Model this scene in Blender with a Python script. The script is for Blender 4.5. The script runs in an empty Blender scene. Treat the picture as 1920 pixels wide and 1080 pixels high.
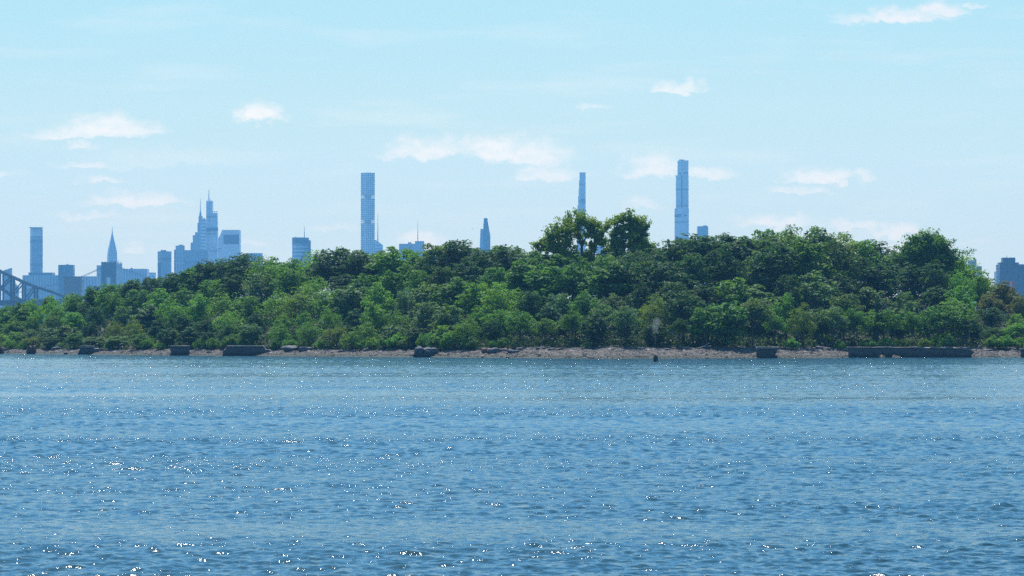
import bpy, math, random
import numpy as np
from mathutils import Vector, noise as mnoise

sc = bpy.context.scene
COL = sc.collection
R = math.radians
F = 5917.0                       # focal length in photo pixels (1920 wide)
EYE = 4.4
PITCH = math.atan(89.0 / F)
rng = np.random.default_rng(7)
random.seed(7)

def at(px, py, D):
    """world point seen at photo pixel (px,py) when it stands D metres away"""
    cx, cy = (px - 960) / F, (540 - py) / F
    y = math.cos(PITCH) - cy * math.sin(PITCH)
    z = math.sin(PITCH) + cy * math.cos(PITCH)
    return Vector((cx * D / y, D, EYE + z * D / y))

def xat(px, D): return (px - 960) / F * D
def zat(py, D): return at(960, py, D).z

# ------------------------------------------------------------------ camera
cam = bpy.data.cameras.new('camera')
cam.sensor_width = 36.0
cam.lens = 36.0 * F / 1920.0
cam.clip_start = 1.0
cam.clip_end = 60000.0
camo = bpy.data.objects.new('camera', cam)
camo.location = (0, 0, EYE)
camo.rotation_euler = (R(90) + PITCH, 0, 0)
COL.objects.link(camo)
sc.camera = camo

# ------------------------------------------------------------------ render settings
sc.render.engine = 'CYCLES'
sc.cycles.use_denoising = False
sc.cycles.use_adaptive_sampling = False
sc.cycles.denoiser = 'OPENIMAGEDENOISE'
sc.cycles.max_bounces = 6
sc.cycles.diffuse_bounces = 3
sc.cycles.glossy_bounces = 3
sc.cycles.transmission_bounces = 3
sc.cycles.volume_bounces = 0
sc.cycles.sample_clamp_indirect = 4
sc.cycles.sample_clamp_direct = 26
sc.cycles.caustics_reflective = False
sc.cycles.caustics_refractive = False
sc.view_settings.view_transform = 'Standard'
sc.view_settings.look = 'None'
sc.view_settings.gamma = 1
sc.view_settings.exposure = 0.9

# ------------------------------------------------------------------ node helpers
def newmat(name):
    m = bpy.data.materials.new(name)
    m.use_nodes = True
    nt = m.node_tree
    for n in list(nt.nodes): nt.nodes.remove(n)
    out = nt.nodes.new('ShaderNodeOutputMaterial')
    return m, nt, out

def N(nt, kind, **kw):
    n = nt.nodes.new(kind)
    for k, v in kw.items(): setattr(n, k, v)
    return n

def mathn(nt, op, a, b=None, c=None, clamp=False):
    n = nt.nodes.new('ShaderNodeMath'); n.operation = op; n.use_clamp = clamp
    for i, v in enumerate((a, b, c)):
        if v is None: continue
        if hasattr(v, 'links') or isinstance(v, bpy.types.NodeSocket): nt.links.new(v, n.inputs[i])
        else: n.inputs[i].default_value = v
    return n.outputs[0]

def mixc(nt, fac, a, b, blend='MIX'):
    n = nt.nodes.new('ShaderNodeMix'); n.data_type = 'RGBA'; n.blend_type = blend
    for s, v in ((n.inputs[0], fac), (n.inputs[6], a), (n.inputs[7], b)):
        if isinstance(v, bpy.types.NodeSocket): nt.links.new(v, s)
        elif isinstance(v, (tuple, list)): s.default_value = (*v, 1) if len(v) == 3 else v
        else: s.default_value = v
    return n.outputs[2]

def noise(nt, vec, scale, detail=3, rough=0.55):
    n = nt.nodes.new('ShaderNodeTexNoise')
    n.inputs['Scale'].default_value = scale
    n.inputs['Detail'].default_value = detail
    n.inputs['Roughness'].default_value = rough
    if vec is not None: nt.links.new(vec, n.inputs['Vector'])
    return n

def ramp(nt, fac, stops):
    n = nt.nodes.new('ShaderNodeValToRGB')
    cr = n.color_ramp
    while len(cr.elements) < len(stops): cr.elements.new(0.5)
    for e, (p, c) in zip(cr.elements, stops):
        e.position = p; e.color = (*c, 1) if len(c) == 3 else c
    nt.links.new(fac, n.inputs[0])
    return n.outputs[0]

# ------------------------------------------------------------------ world: sky with clouds
SUN_EL, SUN_AZ = R(60), R(-9)     # azimuth measured from the viewing direction (+Y), to the right
w = bpy.data.worlds.new('World'); sc.world = w; w.use_nodes = True
nt = w.node_tree
for n in list(nt.nodes): nt.nodes.remove(n)
wout = N(nt, 'ShaderNodeOutputWorld'); bg = N(nt, 'ShaderNodeBackground')
nt.links.new(bg.outputs[0], wout.inputs[0])
sky = N(nt, 'ShaderNodeTexSky', sky_type='NISHITA')
sky.sun_disc = False
sky.sun_elevation = SUN_EL
sky.sun_rotation = SUN_AZ
sky.altitude = 0; sky.air_density = 1.0; sky.dust_density = 0.6; sky.ozone_density = 1.6
geo = N(nt, 'ShaderNodeTexCoord')
sep = N(nt, 'ShaderNodeSeparateXYZ'); nt.links.new(geo.outputs['Generated'], sep.inputs[0])
yy = mathn(nt, 'MAXIMUM', sep.outputs[1], 0.05)
u = mathn(nt, 'DIVIDE', sep.outputs[0], yy)
v = mathn(nt, 'DIVIDE', sep.outputs[2], yy)
uv = N(nt, 'ShaderNodeCombineXYZ'); nt.links.new(u, uv.inputs[0]); nt.links.new(v, uv.inputs[1])
mp = N(nt, 'ShaderNodeMapping'); mp.inputs['Scale'].default_value = (1, 1.45, 1); nt.links.new(uv.outputs[0], mp.inputs[0])
n1 = noise(nt, mp.outputs[0], 110, 4, 0.5)
n2 = noise(nt, mp.outputs[0], 300, 3, 0.5)
def vmath(op, a, b):
    n = N(nt, 'ShaderNodeVectorMath', operation=op)
    for i, q in enumerate((a, b)):
        if q is None: continue
        if isinstance(q, bpy.types.NodeSocket): nt.links.new(q, n.inputs[i])
        else: n.inputs[i].default_value = q
    return n
w1 = vmath('SUBTRACT', n1.outputs['Color'], (0.5, 0.5, 0.5))
w1 = vmath('MULTIPLY', w1.outputs[0], (0.018, 0.0085, 0))
w2 = vmath('SUBTRACT', n2.outputs['Color'], (0.5, 0.5, 0.5))
w2 = vmath('MULTIPLY', w2.outputs[0], (0.007, 0.0034, 0))
pw = vmath('ADD', uv.outputs[0], w1.outputs[0])
pw = vmath('ADD', pw.outputs[0], w2.outputs[0])
# directions (given in photo pixels for convenience), half width, half height, opacity
CL = [(160, 246, 120, 16, .8), (200, 232, 90, 26, .95), (225, 238, 75, 18, .9), (140, 272, 44, 10, .6), (488, 210, 46, 26, 1), (160, 305, 52, 10, .6), (198, 337, 40, 9, .62),
      (262, 372, 92, 16, .8), (0, 322, 38, 10, .6), (165, 406, 72, 9, .5), (250, 468, 32, 10, .5),
      (310, 292, 170, 22, .25), (470, 455, 60, 8, .35), (620, 428, 60, 9, .3), (800, 275, 82, 26, .85), (935, 272, 70, 32, .95), (1000, 285, 70, 30, .9), (760, 285, 60, 14, .6),
      (1030, 322, 62, 17, .75), (790, 450, 45, 18, .75), (1112, 206, 24, 7, .4), (1278, 161, 58, 12, .8),
      (1222, 308, 62, 26, .85), (1325, 322, 58, 14, .75), (1200, 385, 42, 11, .5), (1538, 325, 66, 20, .9), (1622, 326, 20, 8, .6),
      (1505, 358, 66, 9, .55), (1455, 412, 72, 14, .8), (1590, 424, 52, 12, .7), (1678, 430, 60, 15, .85), (1680, 457, 46, 12, .7),
      (1680, 28, 105, 16, .95), (1765, 16, 58, 18, .95), (1838, 8, 22, 7, .6),
      (1830, 455, 30, 6, .2), (-140, 200, 70, 22, .8), (2090, 300, 80, 20, .8)]
tot = None
for (cx, cy, rx, ry, op) in CL:
    c = ((cx - 960) / F, (629 - (cy + ry * .6)) / F, 0)
    s = (F / rx / 1.4, F / ry / 1.85, 0)
    a = vmath('SUBTRACT', pw.outputs[0], c)
    a = vmath('MULTIPLY', a.outputs[0], s)
    b = vmath('MULTIPLY', a.outputs[0], (1, -3.6, 0))
    a = vmath('MAXIMUM', a.outputs[0], b.outputs[0])
    # x kept signed on both sides: take the length
    ln = N(nt, 'ShaderNodeVectorMath', operation='LENGTH'); nt.links.new(a.outputs[0], ln.inputs[0])
    m = N(nt, 'ShaderNodeMapRange', interpolation_type='SMOOTHSTEP')
    nt.links.new(ln.outputs['Value'], m.inputs[0])
    m.inputs[1].default_value = 1.0; m.inputs[2].default_value = 0.2
    m.inputs[3].default_value = 0.0; m.inputs[4].default_value = op
    tot = m.outputs[0] if tot is None else mathn(nt, 'MAXIMUM', tot, m.outputs[0])
tex = mathn(nt, 'MULTIPLY_ADD', n2.outputs['Fac'], 0.9, 0.45)
dens = mathn(nt, 'MULTIPLY', tot, tex, clamp=True)
# faint veil streaks low in the sky
mv = N(nt, 'ShaderNodeMapping'); mv.inputs['Scale'].default_value = (1, 7, 1); nt.links.new(uv.outputs[0], mv.inputs[0])
n3 = noise(nt, mv.outputs[0], 14, 4, 0.55)
veil = N(nt, 'ShaderNodeMapRange'); nt.links.new(n3.outputs['Fac'], veil.inputs[0])
veil.inputs[1].default_value = .52; veil.inputs[2].default_value = .78; veil.inputs[3].default_value = 0; veil.inputs[4].default_value = .3
dens = mathn(nt, 'MAXIMUM', dens, veil.outputs[0])
up = mathn(nt, 'GREATER_THAN', sep.outputs[1], 0.06)
dens = mathn(nt, 'MULTIPLY', dens, up)
# pale band of sky low over the horizon and cloud colour, both by elevation
HAZE_D, HAZE_J, BOX_TOP, BOX_END = 9.0e-5, (.13, .42, .8), 540.0, 9650.0
def behind(target, tan_el):
    """radiance the sky needs behind the haze so that it is seen as target"""
    L = min(BOX_END, BOX_TOP / max(tan_el, 1e-4)) * math.hypot(1, tan_el)
    T = math.exp(-HAZE_D * L)
    k = 1 / (SKY_STR * 2 ** sc.view_settings.exposure)
    return [max(0, (t - j * (1 - T)) / T) * k for t, j in zip(target, HAZE_J)]
SKY_STR = 0.085
def srgb(c): return [(x / 255 / 12.92 if x < 10.3 else ((x / 255 + .055) / 1.055) ** 2.4) for x in c]
seen = [(0.0, (208, 228, 241)), (.02, (206, 229, 242)), (.041, (203, 230, 242)), (.0557, (200, 231, 242)), (.064, (198, 231, 241)), (.085, (190, 230, 243)), (.105, (182, 229, 244)), (.15, (168, 218, 243))]
seenc = [(0.0, (230, 236, 243)), (.041, (238, 242, 246)), (.0557, (240, 245, 248)), (.085, (243, 247, 249)), (.105, (236, 242, 248)), (.15, (235, 242, 248))]
el = mathn(nt, 'DIVIDE', v, .15, clamp=True)
gsky = ramp(nt, el, [(a / .15, [x / 12 for x in behind(srgb(c), a)]) for a, c in seen])
gcl = ramp(nt, el, [(a / .15, [x / 12 for x in behind(srgb(c), a)]) for a, c in seenc])
gsky = mixc(nt, 1.0, gsky, (12, 12, 12), 'MULTIPLY'); gcl = mixc(nt, 1.0, gcl, (12, 12, 12), 'MULTIPLY')
elz = N(nt, 'ShaderNodeMapRange', interpolation_type='SMOOTHSTEP'); nt.links.new(sep.outputs[2], elz.inputs[0])
elz.inputs[1].default_value = .11; elz.inputs[2].default_value = .3
nish = mixc(nt, 1.0, sky.outputs[0], (.62, 1.26, 1.55), 'MULTIPLY')
skyc = mixc(nt, elz.outputs[0], gsky, nish)
out = mixc(nt, dens, skyc, gcl)
nt.links.new(out, bg.inputs[0])
bg.inputs[1].default_value = SKY_STR

sun = bpy.data.lights.new('sun', 'SUN'); sun.energy = 4.2; sun.angle = R(0.53); sun.color = (1, .955, .88)
suno = bpy.data.objects.new('sun', sun); COL.objects.link(suno)
sd = Vector((math.sin(SUN_AZ) * math.cos(SUN_EL), math.cos(SUN_AZ) * math.cos(SUN_EL), math.sin(SUN_EL)))
suno.rotation_euler = sd.to_track_quat('Z', 'Y').to_euler()
suno.location = (0, 0, 480)

# ------------------------------------------------------------------ object helpers
def tag(o, label=None, cat=None, group=None, kind=None):
    if label: o['label'] = label
    if cat: o['category'] = cat
    if group: o['group'] = group
    if kind: o['kind'] = kind
    return o

def thing(name, loc, label, cat, group=None, rz=0):
    o = bpy.data.objects.new(name, None); COL.objects.link(o)
    o.empty_display_size = 1
    o.location = loc; o.rotation_euler = (0, 0, rz)
    return tag(o, label, cat, group)

def npmesh(name, V, Fc, mats, smooth=False, attr=None, uvs=None, fm=None):
    """V (n,3) array, Fc: (m,k) array of one polygon size"""
    me = bpy.data.meshes.new(name)
    V = np.asarray(V, dtype=np.float32); Fc = np.asarray(Fc, dtype=np.int32)
    m, k = Fc.shape
    me.vertices.add(len(V)); me.vertices.foreach_set('co', V.ravel())
    me.loops.add(m * k); me.loops.foreach_set('vertex_index', Fc.ravel())
    me.polygons.add(m)
    me.polygons.foreach_set('loop_start', np.arange(0, m * k, k, dtype=np.int32))
    me.polygons.foreach_set('loop_total', np.full(m, k, dtype=np.int32))
    me.polygons.foreach_set('use_smooth', np.full(m, smooth, dtype=bool))
    if not isinstance(mats, (list, tuple)): mats = [mats]
    for mm in mats: me.materials.append(mm)
    if fm is not None: me.polygons.foreach_set('material_index', np.asarray(fm, dtype=np.int32))
    me.update(calc_edges=True)
    if attr is not None:
        a = me.attributes.new('var', 'FLOAT', 'FACE'); a.data.foreach_set('value', np.asarray(attr, dtype=np.float32))
    return me

def link(name, me, parent=None, loc=None):
    o = bpy.data.objects.new(name, me); COL.objects.link(o)
    if parent is not None: o.parent = parent
    if loc is not None: o.location = loc
    return o

class MB:
    """collects polygons with metre-scaled uvs; build() links ONE mesh object"""
    def __init__(s, org=(0, 0, 0)): s.v = []; s.f = []; s.uv = []; s.mi = []; s.o = Vector(org)
    def face(s, pts, uvs=None, mi=0):
        i = len(s.v); s.v += [tuple(Vector(p) - s.o) for p in pts]
        s.f.append(tuple(range(i, i + len(pts)))); s.mi.append(mi)
        s.uv.append(uvs or [(0.0, 0.0)] * len(pts))
    def prism(s, base, z0, z1, top=None, mi=0, roof=0, uoff=0.0):
        top = top or base; n = len(base); uu = uoff
        for i in range(n):
            a, b = base[i], base[(i + 1) % n]; c, d = top[(i + 1) % n], top[i]
            L = math.hypot(b[0] - a[0], b[1] - a[1])
            za = z0 if not callable(z0) else z0(a); zb = z0 if not callable(z0) else z0(b)
            zc = z1 if not callable(z1) else z1(c); zd = z1 if not callable(z1) else z1(d)
            s.face([(a[0], a[1], za), (b[0], b[1], zb), (c[0], c[1], zc), (d[0], d[1], zd)],
                   [(uu, za), (uu + L, zb), (uu + L, zc), (uu, zd)], mi)
            uu += L
        s.face([(p[0], p[1], z1 if not callable(z1) else z1(p)) for p in top], None, roof)
        s.face([(p[0], p[1], z0 if not callable(z0) else z0(p)) for p in reversed(base)], None, roof)
    def box(s, x0, x1, y0, y1, z0, z1, mi=0):
        s.prism([(x0, y0), (x1, y0), (x1, y1), (x0, y1)], z0, z1, mi=mi, roof=mi)
    def bar(s, a, b, w, h=None, mi=0):
        a, b = Vector(a), Vector(b); h = h or w
        d = (b - a).normalized(); side = d.cross(Vector((0, 0, 1)))
        if side.length < 1e-3: side = Vector((1, 0, 0))
        side.normalize(); upv = side.cross(d).normalized()
        q = [side * w / 2 + upv * h / 2, -side * w / 2 + upv * h / 2, -side * w / 2 - upv * h / 2, side * w / 2 - upv * h / 2]
        A = [a + k for k in q]; B = [b + k for k in q]
        for i in range(4):
            j = (i + 1) % 4; s.face([A[i], B[i], B[j], A[j]], None, mi)
        s.face(A, None, mi); s.face(B[::-1], None, mi)
    def cone(s, c, r0, r1, z0, z1, n=8, mi=0, a0=0.0):
        b = [(c[0] + r0 * math.cos(a0 + 2 * math.pi * k / n), c[1] + r0 * math.sin(a0 + 2 * math.pi * k / n)) for k in range(n)]
        t = [(c[0] + r1 * math.cos(a0 + 2 * math.pi * k / n), c[1] + r1 * math.sin(a0 + 2 * math.pi * k / n)) for k in range(n)]
        s.prism(b, z0, z1, top=t, mi=mi, roof=mi)
    def build(s, name, mats, parent=None):
        me = bpy.data.meshes.new(name)
        me.from_pydata(s.v, [], s.f)
        if not isinstance(mats, (list, tuple)): mats = [mats]
        for m in mats: me.materials.append(m)
        me.polygons.foreach_set('material_index', s.mi)
        l = me.uv_layers.new(name='uv')
        l.data.foreach_set('uv', [c for f in s.uv for p in f for c in p])
        me.update()
        o = bpy.data.objects.new(name, me); COL.objects.link(o)
        if parent is not None: o.parent = parent
        else: o.location = s.o
        return o

# ------------------------------------------------------------------ materials
def plain(name, col, rough=.7, metal=0.0, var=0.25, scale=.5):
    m, nt, out = newmat(name)
    b = N(nt, 'ShaderNodeBsdfPrincipled'); nt.links.new(b.outputs[0], out.inputs[0])
    tc = N(nt, 'ShaderNodeTexCoord'); n = noise(nt, tc.outputs['Object'], scale, 4)
    c = ramp(nt, n.outputs['Fac'], [(.3, [x * (1 - var) for x in col]), (.7, [min(1, x * (1 + var)) for x in col])])
    nt.links.new(c, b.inputs['Base Color'])
    b.inputs['Roughness'].default_value = rough; b.inputs['Metallic'].default_value = metal
    return m

def facade(name, wall, glass, bay=4.0, floor=4.0, wu=.3, wv=.3, grough=.2, wrough=.75, panel=0.0):
    m, nt, out = newmat(name)
    b = N(nt, 'ShaderNodeBsdfPrincipled'); nt.links.new(b.outputs[0], out.inputs[0])
    uvn = N(nt, 'ShaderNodeUVMap'); uvn.uv_map = 'uv'
    sp = N(nt, 'ShaderNodeSeparateXYZ'); nt.links.new(uvn.outputs[0], sp.inputs[0])
    fu = mathn(nt, 'FRACT', mathn(nt, 'DIVIDE', sp.outputs[0], bay))
    fv = mathn(nt, 'FRACT', mathn(nt, 'DIVIDE', sp.outputs[1], floor))
    mk = mathn(nt, 'MULTIPLY', mathn(nt, 'GREATER_THAN', fu, wu), mathn(nt, 'GREATER_THAN', fv, wv))
    nz = noise(nt, uvn.outputs[0], .03, 3)
    nz2 = noise(nt, uvn.outputs[0], .25, 2)
    g = mixc(nt, nz.outputs['Fac'], [x * .55 for x in glass], [min(1, x * 1.4) for x in glass])
    g = mixc(nt, mathn(nt, 'MULTIPLY', mathn(nt, 'GREATER_THAN', nz2.outputs['Fac'], .62), .4), g, [x * .4 for x in glass])
    c = mixc(nt, mk, wall, g)
    if panel:
        f2 = mathn(nt, 'FRACT', mathn(nt, 'DIVIDE', sp.outputs[1], panel))
        c = mixc(nt, mathn(nt, 'LESS_THAN', f2, .12), c, [x * .45 for x in wall])
    nt.links.new(c, b.inputs['Base Color'])
    rr = mathn(nt, 'MULTIPLY_ADD', mk, grough - wrough, wrough)
    nt.links.new(rr, b.inputs['Roughness'])
    return m

M = {
 'pale_glass': facade('pale_glass_facade', (.72, .74, .76), (.48, .54, .6), 3.0, 4.2, .2, .25, panel=46),
 'blue_glass': facade('blue_glass_facade', (.4, .45, .5), (.2, .27, .36), 4.0, 4.2, .18, .22, panel=60),
 'dark_glass': facade('dark_glass_facade', (.09, .11, .14), (.045, .06, .09), 4.0, 4.0, .2, .3),
 'banded': facade('banded_facade', (.75, .77, .78), (.25, .32, .4), 60, 9.0, .01, .45),
 'ribs': facade('ribbed_facade', (.5, .52, .55), (.24, .29, .35), 7.0, 60, .5, .05),
 'stone': facade('stone_facade', (.42, .42, .43), (.16, .18, .22), 6.0, 4.0, .5, .45),
 'dark_stone': facade('dark_stone_facade', (.055, .06, .09), (.02, .025, .045), 5.0, 3.6, .5, .5),
 'grid': facade('concrete_grid_facade', (.85, .85, .85), (.1, .14, .19), 5.7, 5.7, .36, .36),
 'steel_panel': facade('pale_metal_panels', (.78, .79, .8), (.6, .62, .66), 3, 4, .4, .5),
 'brick': facade('brown_brick_facade', (.17, .11, .1), (.06, .05, .06), 5.5, 9, .55, .4),
 'band_dark': plain('louvre_grey', (.11, .12, .15), .6, var=.1, scale=.05),
 'roof': plain('roof_grey', (.2, .21, .23), .8, var=.15, scale=.05),
 'metal': plain('pale_steel', (.3, .31, .34), .4, .5, .1, .05),
 'crown': facade('chevron_steel_crown', (.6, .62, .65), (.2, .24, .3), 5, 7, .55, .5),
 'purple_steel': plain('painted_bridge_steel', (.045, .033, .05), .6, 0, .2, .1),
 'cable': plain('cable_steel', (.1, .1, .12), .6, 0, .1, .1),
 'red': plain('red_brick_roof', (.35, .07, .05), .8, 0, .1, .1),
 'white': plain('white_slab', (.75, .75, .74), .7, 0, .05, .1),
 'bark': plain('bark', (.07, .055, .045), .9, 0, .4, 2.0),
 'pale_bark': plain('bleached_wood', (.35, .31, .27), .85, 0, .3, 1.5),
}

def concrete(name, top, low, rust=0.0):
    m, nt, out = newmat(name)
    b = N(nt, 'ShaderNodeBsdfPrincipled'); nt.links.new(b.outputs[0], out.inputs[0])
    g = N(nt, 'ShaderNodeNewGeometry'); sp = N(nt, 'ShaderNodeSeparateXYZ'); nt.links.new(g.outputs['Position'], sp.inputs[0])
    n = noise(nt, g.outputs['Position'], 1.3, 6, .65); n2 = noise(nt, g.outputs['Position'], .5, 3)
    zz = mathn(nt, 'MULTIPLY_ADD', mathn(nt, 'SUBTRACT', n.outputs['Fac'], .5), 1.6, sp.outputs[2])
    wet = N(nt, 'ShaderNodeMapRange'); nt.links.new(zz, wet.inputs[0]); wet.inputs[1].default_value = .25; wet.inputs[2].default_value = 1.1
    c = mixc(nt, n.outputs['Fac'], [x * .7 for x in top], [x * 1.3 for x in top])
    if rust: c = mixc(nt, mathn(nt, 'MULTIPLY', n2.outputs['Fac'], rust), c, (.2, .07, .04))
    c = mixc(nt, wet.outputs[0], low, c)
    nt.links.new(c, b.inputs['Base Color']); b.inputs['Roughness'].default_value = .85
    bp = N(nt, 'ShaderNodeBump'); bp.inputs['Distance'].default_value = .12; bp.inputs['Strength'].default_value = .8
    nt.links.new(n.outputs['Fac'], bp.inputs['Height']); nt.links.new(bp.outputs[0], b.inputs['Normal'])
    return m
M['concrete'] = concrete('weathered_concrete', (.085, .078, .08), (.025, .025, .025))
M['cap'] = concrete('concrete_cap', (.15, .135, .125), (.1, .09, .08))
M['rusty'] = concrete('rust_stained_concrete', (.1, .06, .055), (.03, .025, .025), .7)
M['rock'] = concrete('shore_rock', (.08, .078, .085), (.022, .024, .02))
M['pink_rock'] = concrete('pink_rock', (.18, .13, .115), (.06, .05, .04))
M['wet_wood'] = concrete('wet_piling_wood', (.05, .05, .045), (.02, .025, .022))

def leafmat(name, gloss=.08, trans=.32):
    m, nt, out = newmat(name)
    oi = N(nt, 'ShaderNodeObjectInfo')
    at_ = N(nt, 'ShaderNodeAttribute'); at_.attribute_name = 'var'
    k = mathn(nt, 'MULTIPLY_ADD', at_.outputs['Fac'], .9, .55)
    hsv = N(nt, 'ShaderNodeHueSaturation')
    nt.links.new(oi.outputs['Color'], hsv.inputs['Color']); nt.links.new(k, hsv.inputs['Value'])
    nt.links.new(mathn(nt, 'MULTIPLY_ADD', at_.outputs['Fac'], -.05, .52), hsv.inputs['Hue'])
    b = N(nt, 'ShaderNodeBsdfPrincipled'); nt.links.new(hsv.outputs[0], b.inputs['Base Color'])
    b.inputs['Roughness'].default_value = .6
    b.inputs['Specular IOR Level'].default_value = gloss
    t = N(nt, 'ShaderNodeBsdfTranslucent')
    tcx = mixc(nt, 1, hsv.outputs[0], (1.6, 1.75, .4), 'MULTIPLY'); nt.links.new(tcx, t.inputs[0])
    mx = N(nt, 'ShaderNodeMixShader'); mx.inputs[0].default_value = trans
    nt.links.new(b.outputs[0], mx.inputs[1]); nt.links.new(t.outputs[0], mx.inputs[2])
    nt.links.new(mx.outputs[0], out.inputs[0])
    return m
M['leaf'] = leafmat('leaves')

# ------------------------------------------------------------------ shoreline and island terrain
WL = np.array([(-200, 661), (0, 663), (300, 666), (600, 668), (900, 670.5), (1150, 672), (1450, 671.2), (1600, 670.2), (1920, 670), (2150, 669)], float)
_D = EYE * F / (WL[:, 1] - 629.0)
_X = (WL[:, 0] - 960) / F * _D
def shore(x): return np.interp(x, _X, _D)
def shore_px(px):
    return float(np.interp(px, WL[:, 0], _D))
SKY = np.array([(-200, 640), (-120, 608), (-60, 592), (0, 578), (40, 562), (80, 553), (130, 548), (165, 538), (190, 530), (230, 527), (260, 521), (300, 510),
    (350, 500), (380, 490), (405, 477), (430, 480), (455, 468), (475, 484), (500, 478), (540, 481), (570, 476), (600, 468), (640, 463), (700, 468),
    (760, 460), (800, 462), (840, 452), (870, 450), (890, 460), (930, 462), (960, 460), (1000, 472), (1100, 471), (1190, 464), (1225, 460), (1250, 452),
    (1270, 440), (1330, 430), (1360, 437), (1388, 448), (1400, 437), (1440, 432), (1470, 422), (1510, 415), (1560, 421), (1610, 434), (1640, 455),
    (1670, 468), (1692, 458), (1745, 455), (1775, 466), (1805, 477), (1830, 500), (1850, 520), (1870, 525), (1885, 528), (1905, 540), (1920, 550), (2000, 578), (2150, 630)], float)
def skyline(px): return float(np.interp(px, SKY[:, 0], SKY[:, 1]))

def ground(x, d):
    """island height at world x, d metres behind the waterline"""
    x = np.asarray(x, float); d = np.asarray(d, float)
    S = shore(x)
    zb = EYE - 23.0 * (S + 12) / F                       # beach crest
    px = 960 + x / (S + 60) * F
    can = (640 - np.interp(px, SKY[:, 0], SKY[:, 1])) / F * (S + 80)
    hh = zb + np.maximum(can, 0) * .5
    nz = .06 * np.sin(x * .31 + 1.3) + .05 * np.sin(x * .83 + d * .4) + .04 * np.sin(x * 2.1 + d * 1.1)
    under = np.maximum(-2.5, d * .12)
    beach = zb * np.clip(d / 12, 0, 1) ** .8 + nz * np.clip(d / 5, 0, 1)
    t = np.clip((d - 12) / 65, 0, 1); t = t * t * (3 - 2 * t)
    hill = zb + (hh - zb) * t + nz
    t2 = np.clip((d - 100) / 60, 0, 1); t2 = t2 * t2 * (3 - 2 * t2)
    hill = hill * (1 - t2) - 2.5 * t2
    return np.where(d < 0, under, np.where(d < 12, beach, hill))

def ground_at(x, y): return float(ground(x, y - float(shore(x))))

xs = np.arange(-165, 165.01, 0.9)
ds = np.concatenate([np.arange(-16, 0, 2.0), np.arange(0, 16, .45), np.arange(16, 170, 3.0)])
XX, DD = np.meshgrid(xs, ds)
ZZ = ground(XX, DD)
fine = rng.normal(0, .05, XX.shape) * ((DD > .5) & (DD < 20))
V = np.stack([XX, shore(XX) + DD, ZZ + fine], -1).reshape(-1, 3)
nr, nc = XX.shape
I = np.arange(nr * nc).reshape(nr, nc)
Fq = np.stack([I[:-1, :-1], I[:-1, 1:], I[1:, 1:], I[1:, :-1]], -1).reshape(-1, 4)
def groundmat():
    m, nt, out = newmat('pebble_beach_and_soil')
    b = N(nt, 'ShaderNodeBsdfPrincipled'); nt.links.new(b.outputs[0], out.inputs[0])
    g = N(nt, 'ShaderNodeNewGeometry'); sp = N(nt, 'ShaderNodeSeparateXYZ'); nt.links.new(g.outputs['Position'], sp.inputs[0])
    n = noise(nt, g.outputs['Position'], 1.1, 6, .7)
    n2 = noise(nt, g.outputs['Position'], .12, 3)
    vo = N(nt, 'ShaderNodeTexVoronoi'); vo.inputs['Scale'].default_value = 3.2; nt.links.new(g.outputs['Position'], vo.inputs['Vector'])
    st = ramp(nt, vo.outputs['Color'], [(0, (.034, .028, .023)), (.45, (.066, .054, .045)), (.8, (.098, .08, .066)), (1, (.16, .14, .125))])
    st = mixc(nt, n2.outputs['Fac'], st, (.09, .068, .055))
    zz = mathn(nt, 'MULTIPLY_ADD', mathn(nt, 'SUBTRACT', n.outputs['Fac'], .5), .7, sp.outputs[2])
    wet = N(nt, 'ShaderNodeMapRange'); nt.links.new(zz, wet.inputs[0]); wet.inputs[1].default_value = .15; wet.inputs[2].default_value = .75
    c = mixc(nt, wet.outputs[0], (.035, .04, .022), st)
    so = N(nt, 'ShaderNodeMapRange'); nt.links.new(zz, so.inputs[0]); so.inputs[1].default_value = 1.35; so.inputs[2].default_value = 1.9
    c = mixc(nt, so.outputs[0], c, (.05, .045, .03))
    nt.links.new(c, b.inputs['Base Color']); b.inputs['Roughness'].default_value = .9
    bp = N(nt, 'ShaderNodeBump'); bp.inputs['Distance'].default_value = .15
    nt.links.new(vo.outputs['Distance'], bp.inputs['Height']); nt.links.new(bp.outputs[0], b.inputs['Normal'])
    return m
M['ground'] = groundmat()
tag(link('ground', npmesh('ground', V, Fq, M['ground'], True)), kind='structure')

# far mainland under the city
xs2 = np.linspace(-4300, 4300, 60); ys2 = np.array([3390, 3430, 3520, 5200, 7000, 8000, 9000, 9600.])
XX, YY = np.meshgrid(xs2, ys2)
ZZ = np.interp(YY, [3390, 3430, 3520, 9600], [-1.5, 1.2, 3, 3]) + .8 * np.sin(XX * .01) * (YY > 3600)
I = np.arange(XX.size).reshape(XX.shape)
Fq = np.stack([I[:-1, :-1], I[:-1, 1:], I[1:, 1:], I[1:, :-1]], -1).reshape(-1, 4)
tag(link('far_shore', npmesh('far_shore', np.stack([XX, YY, ZZ], -1).reshape(-1, 3), Fq, plain('far_land', (.09, .1, .09), .9, 0, .3, .01), True)), kind='structure')

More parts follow.
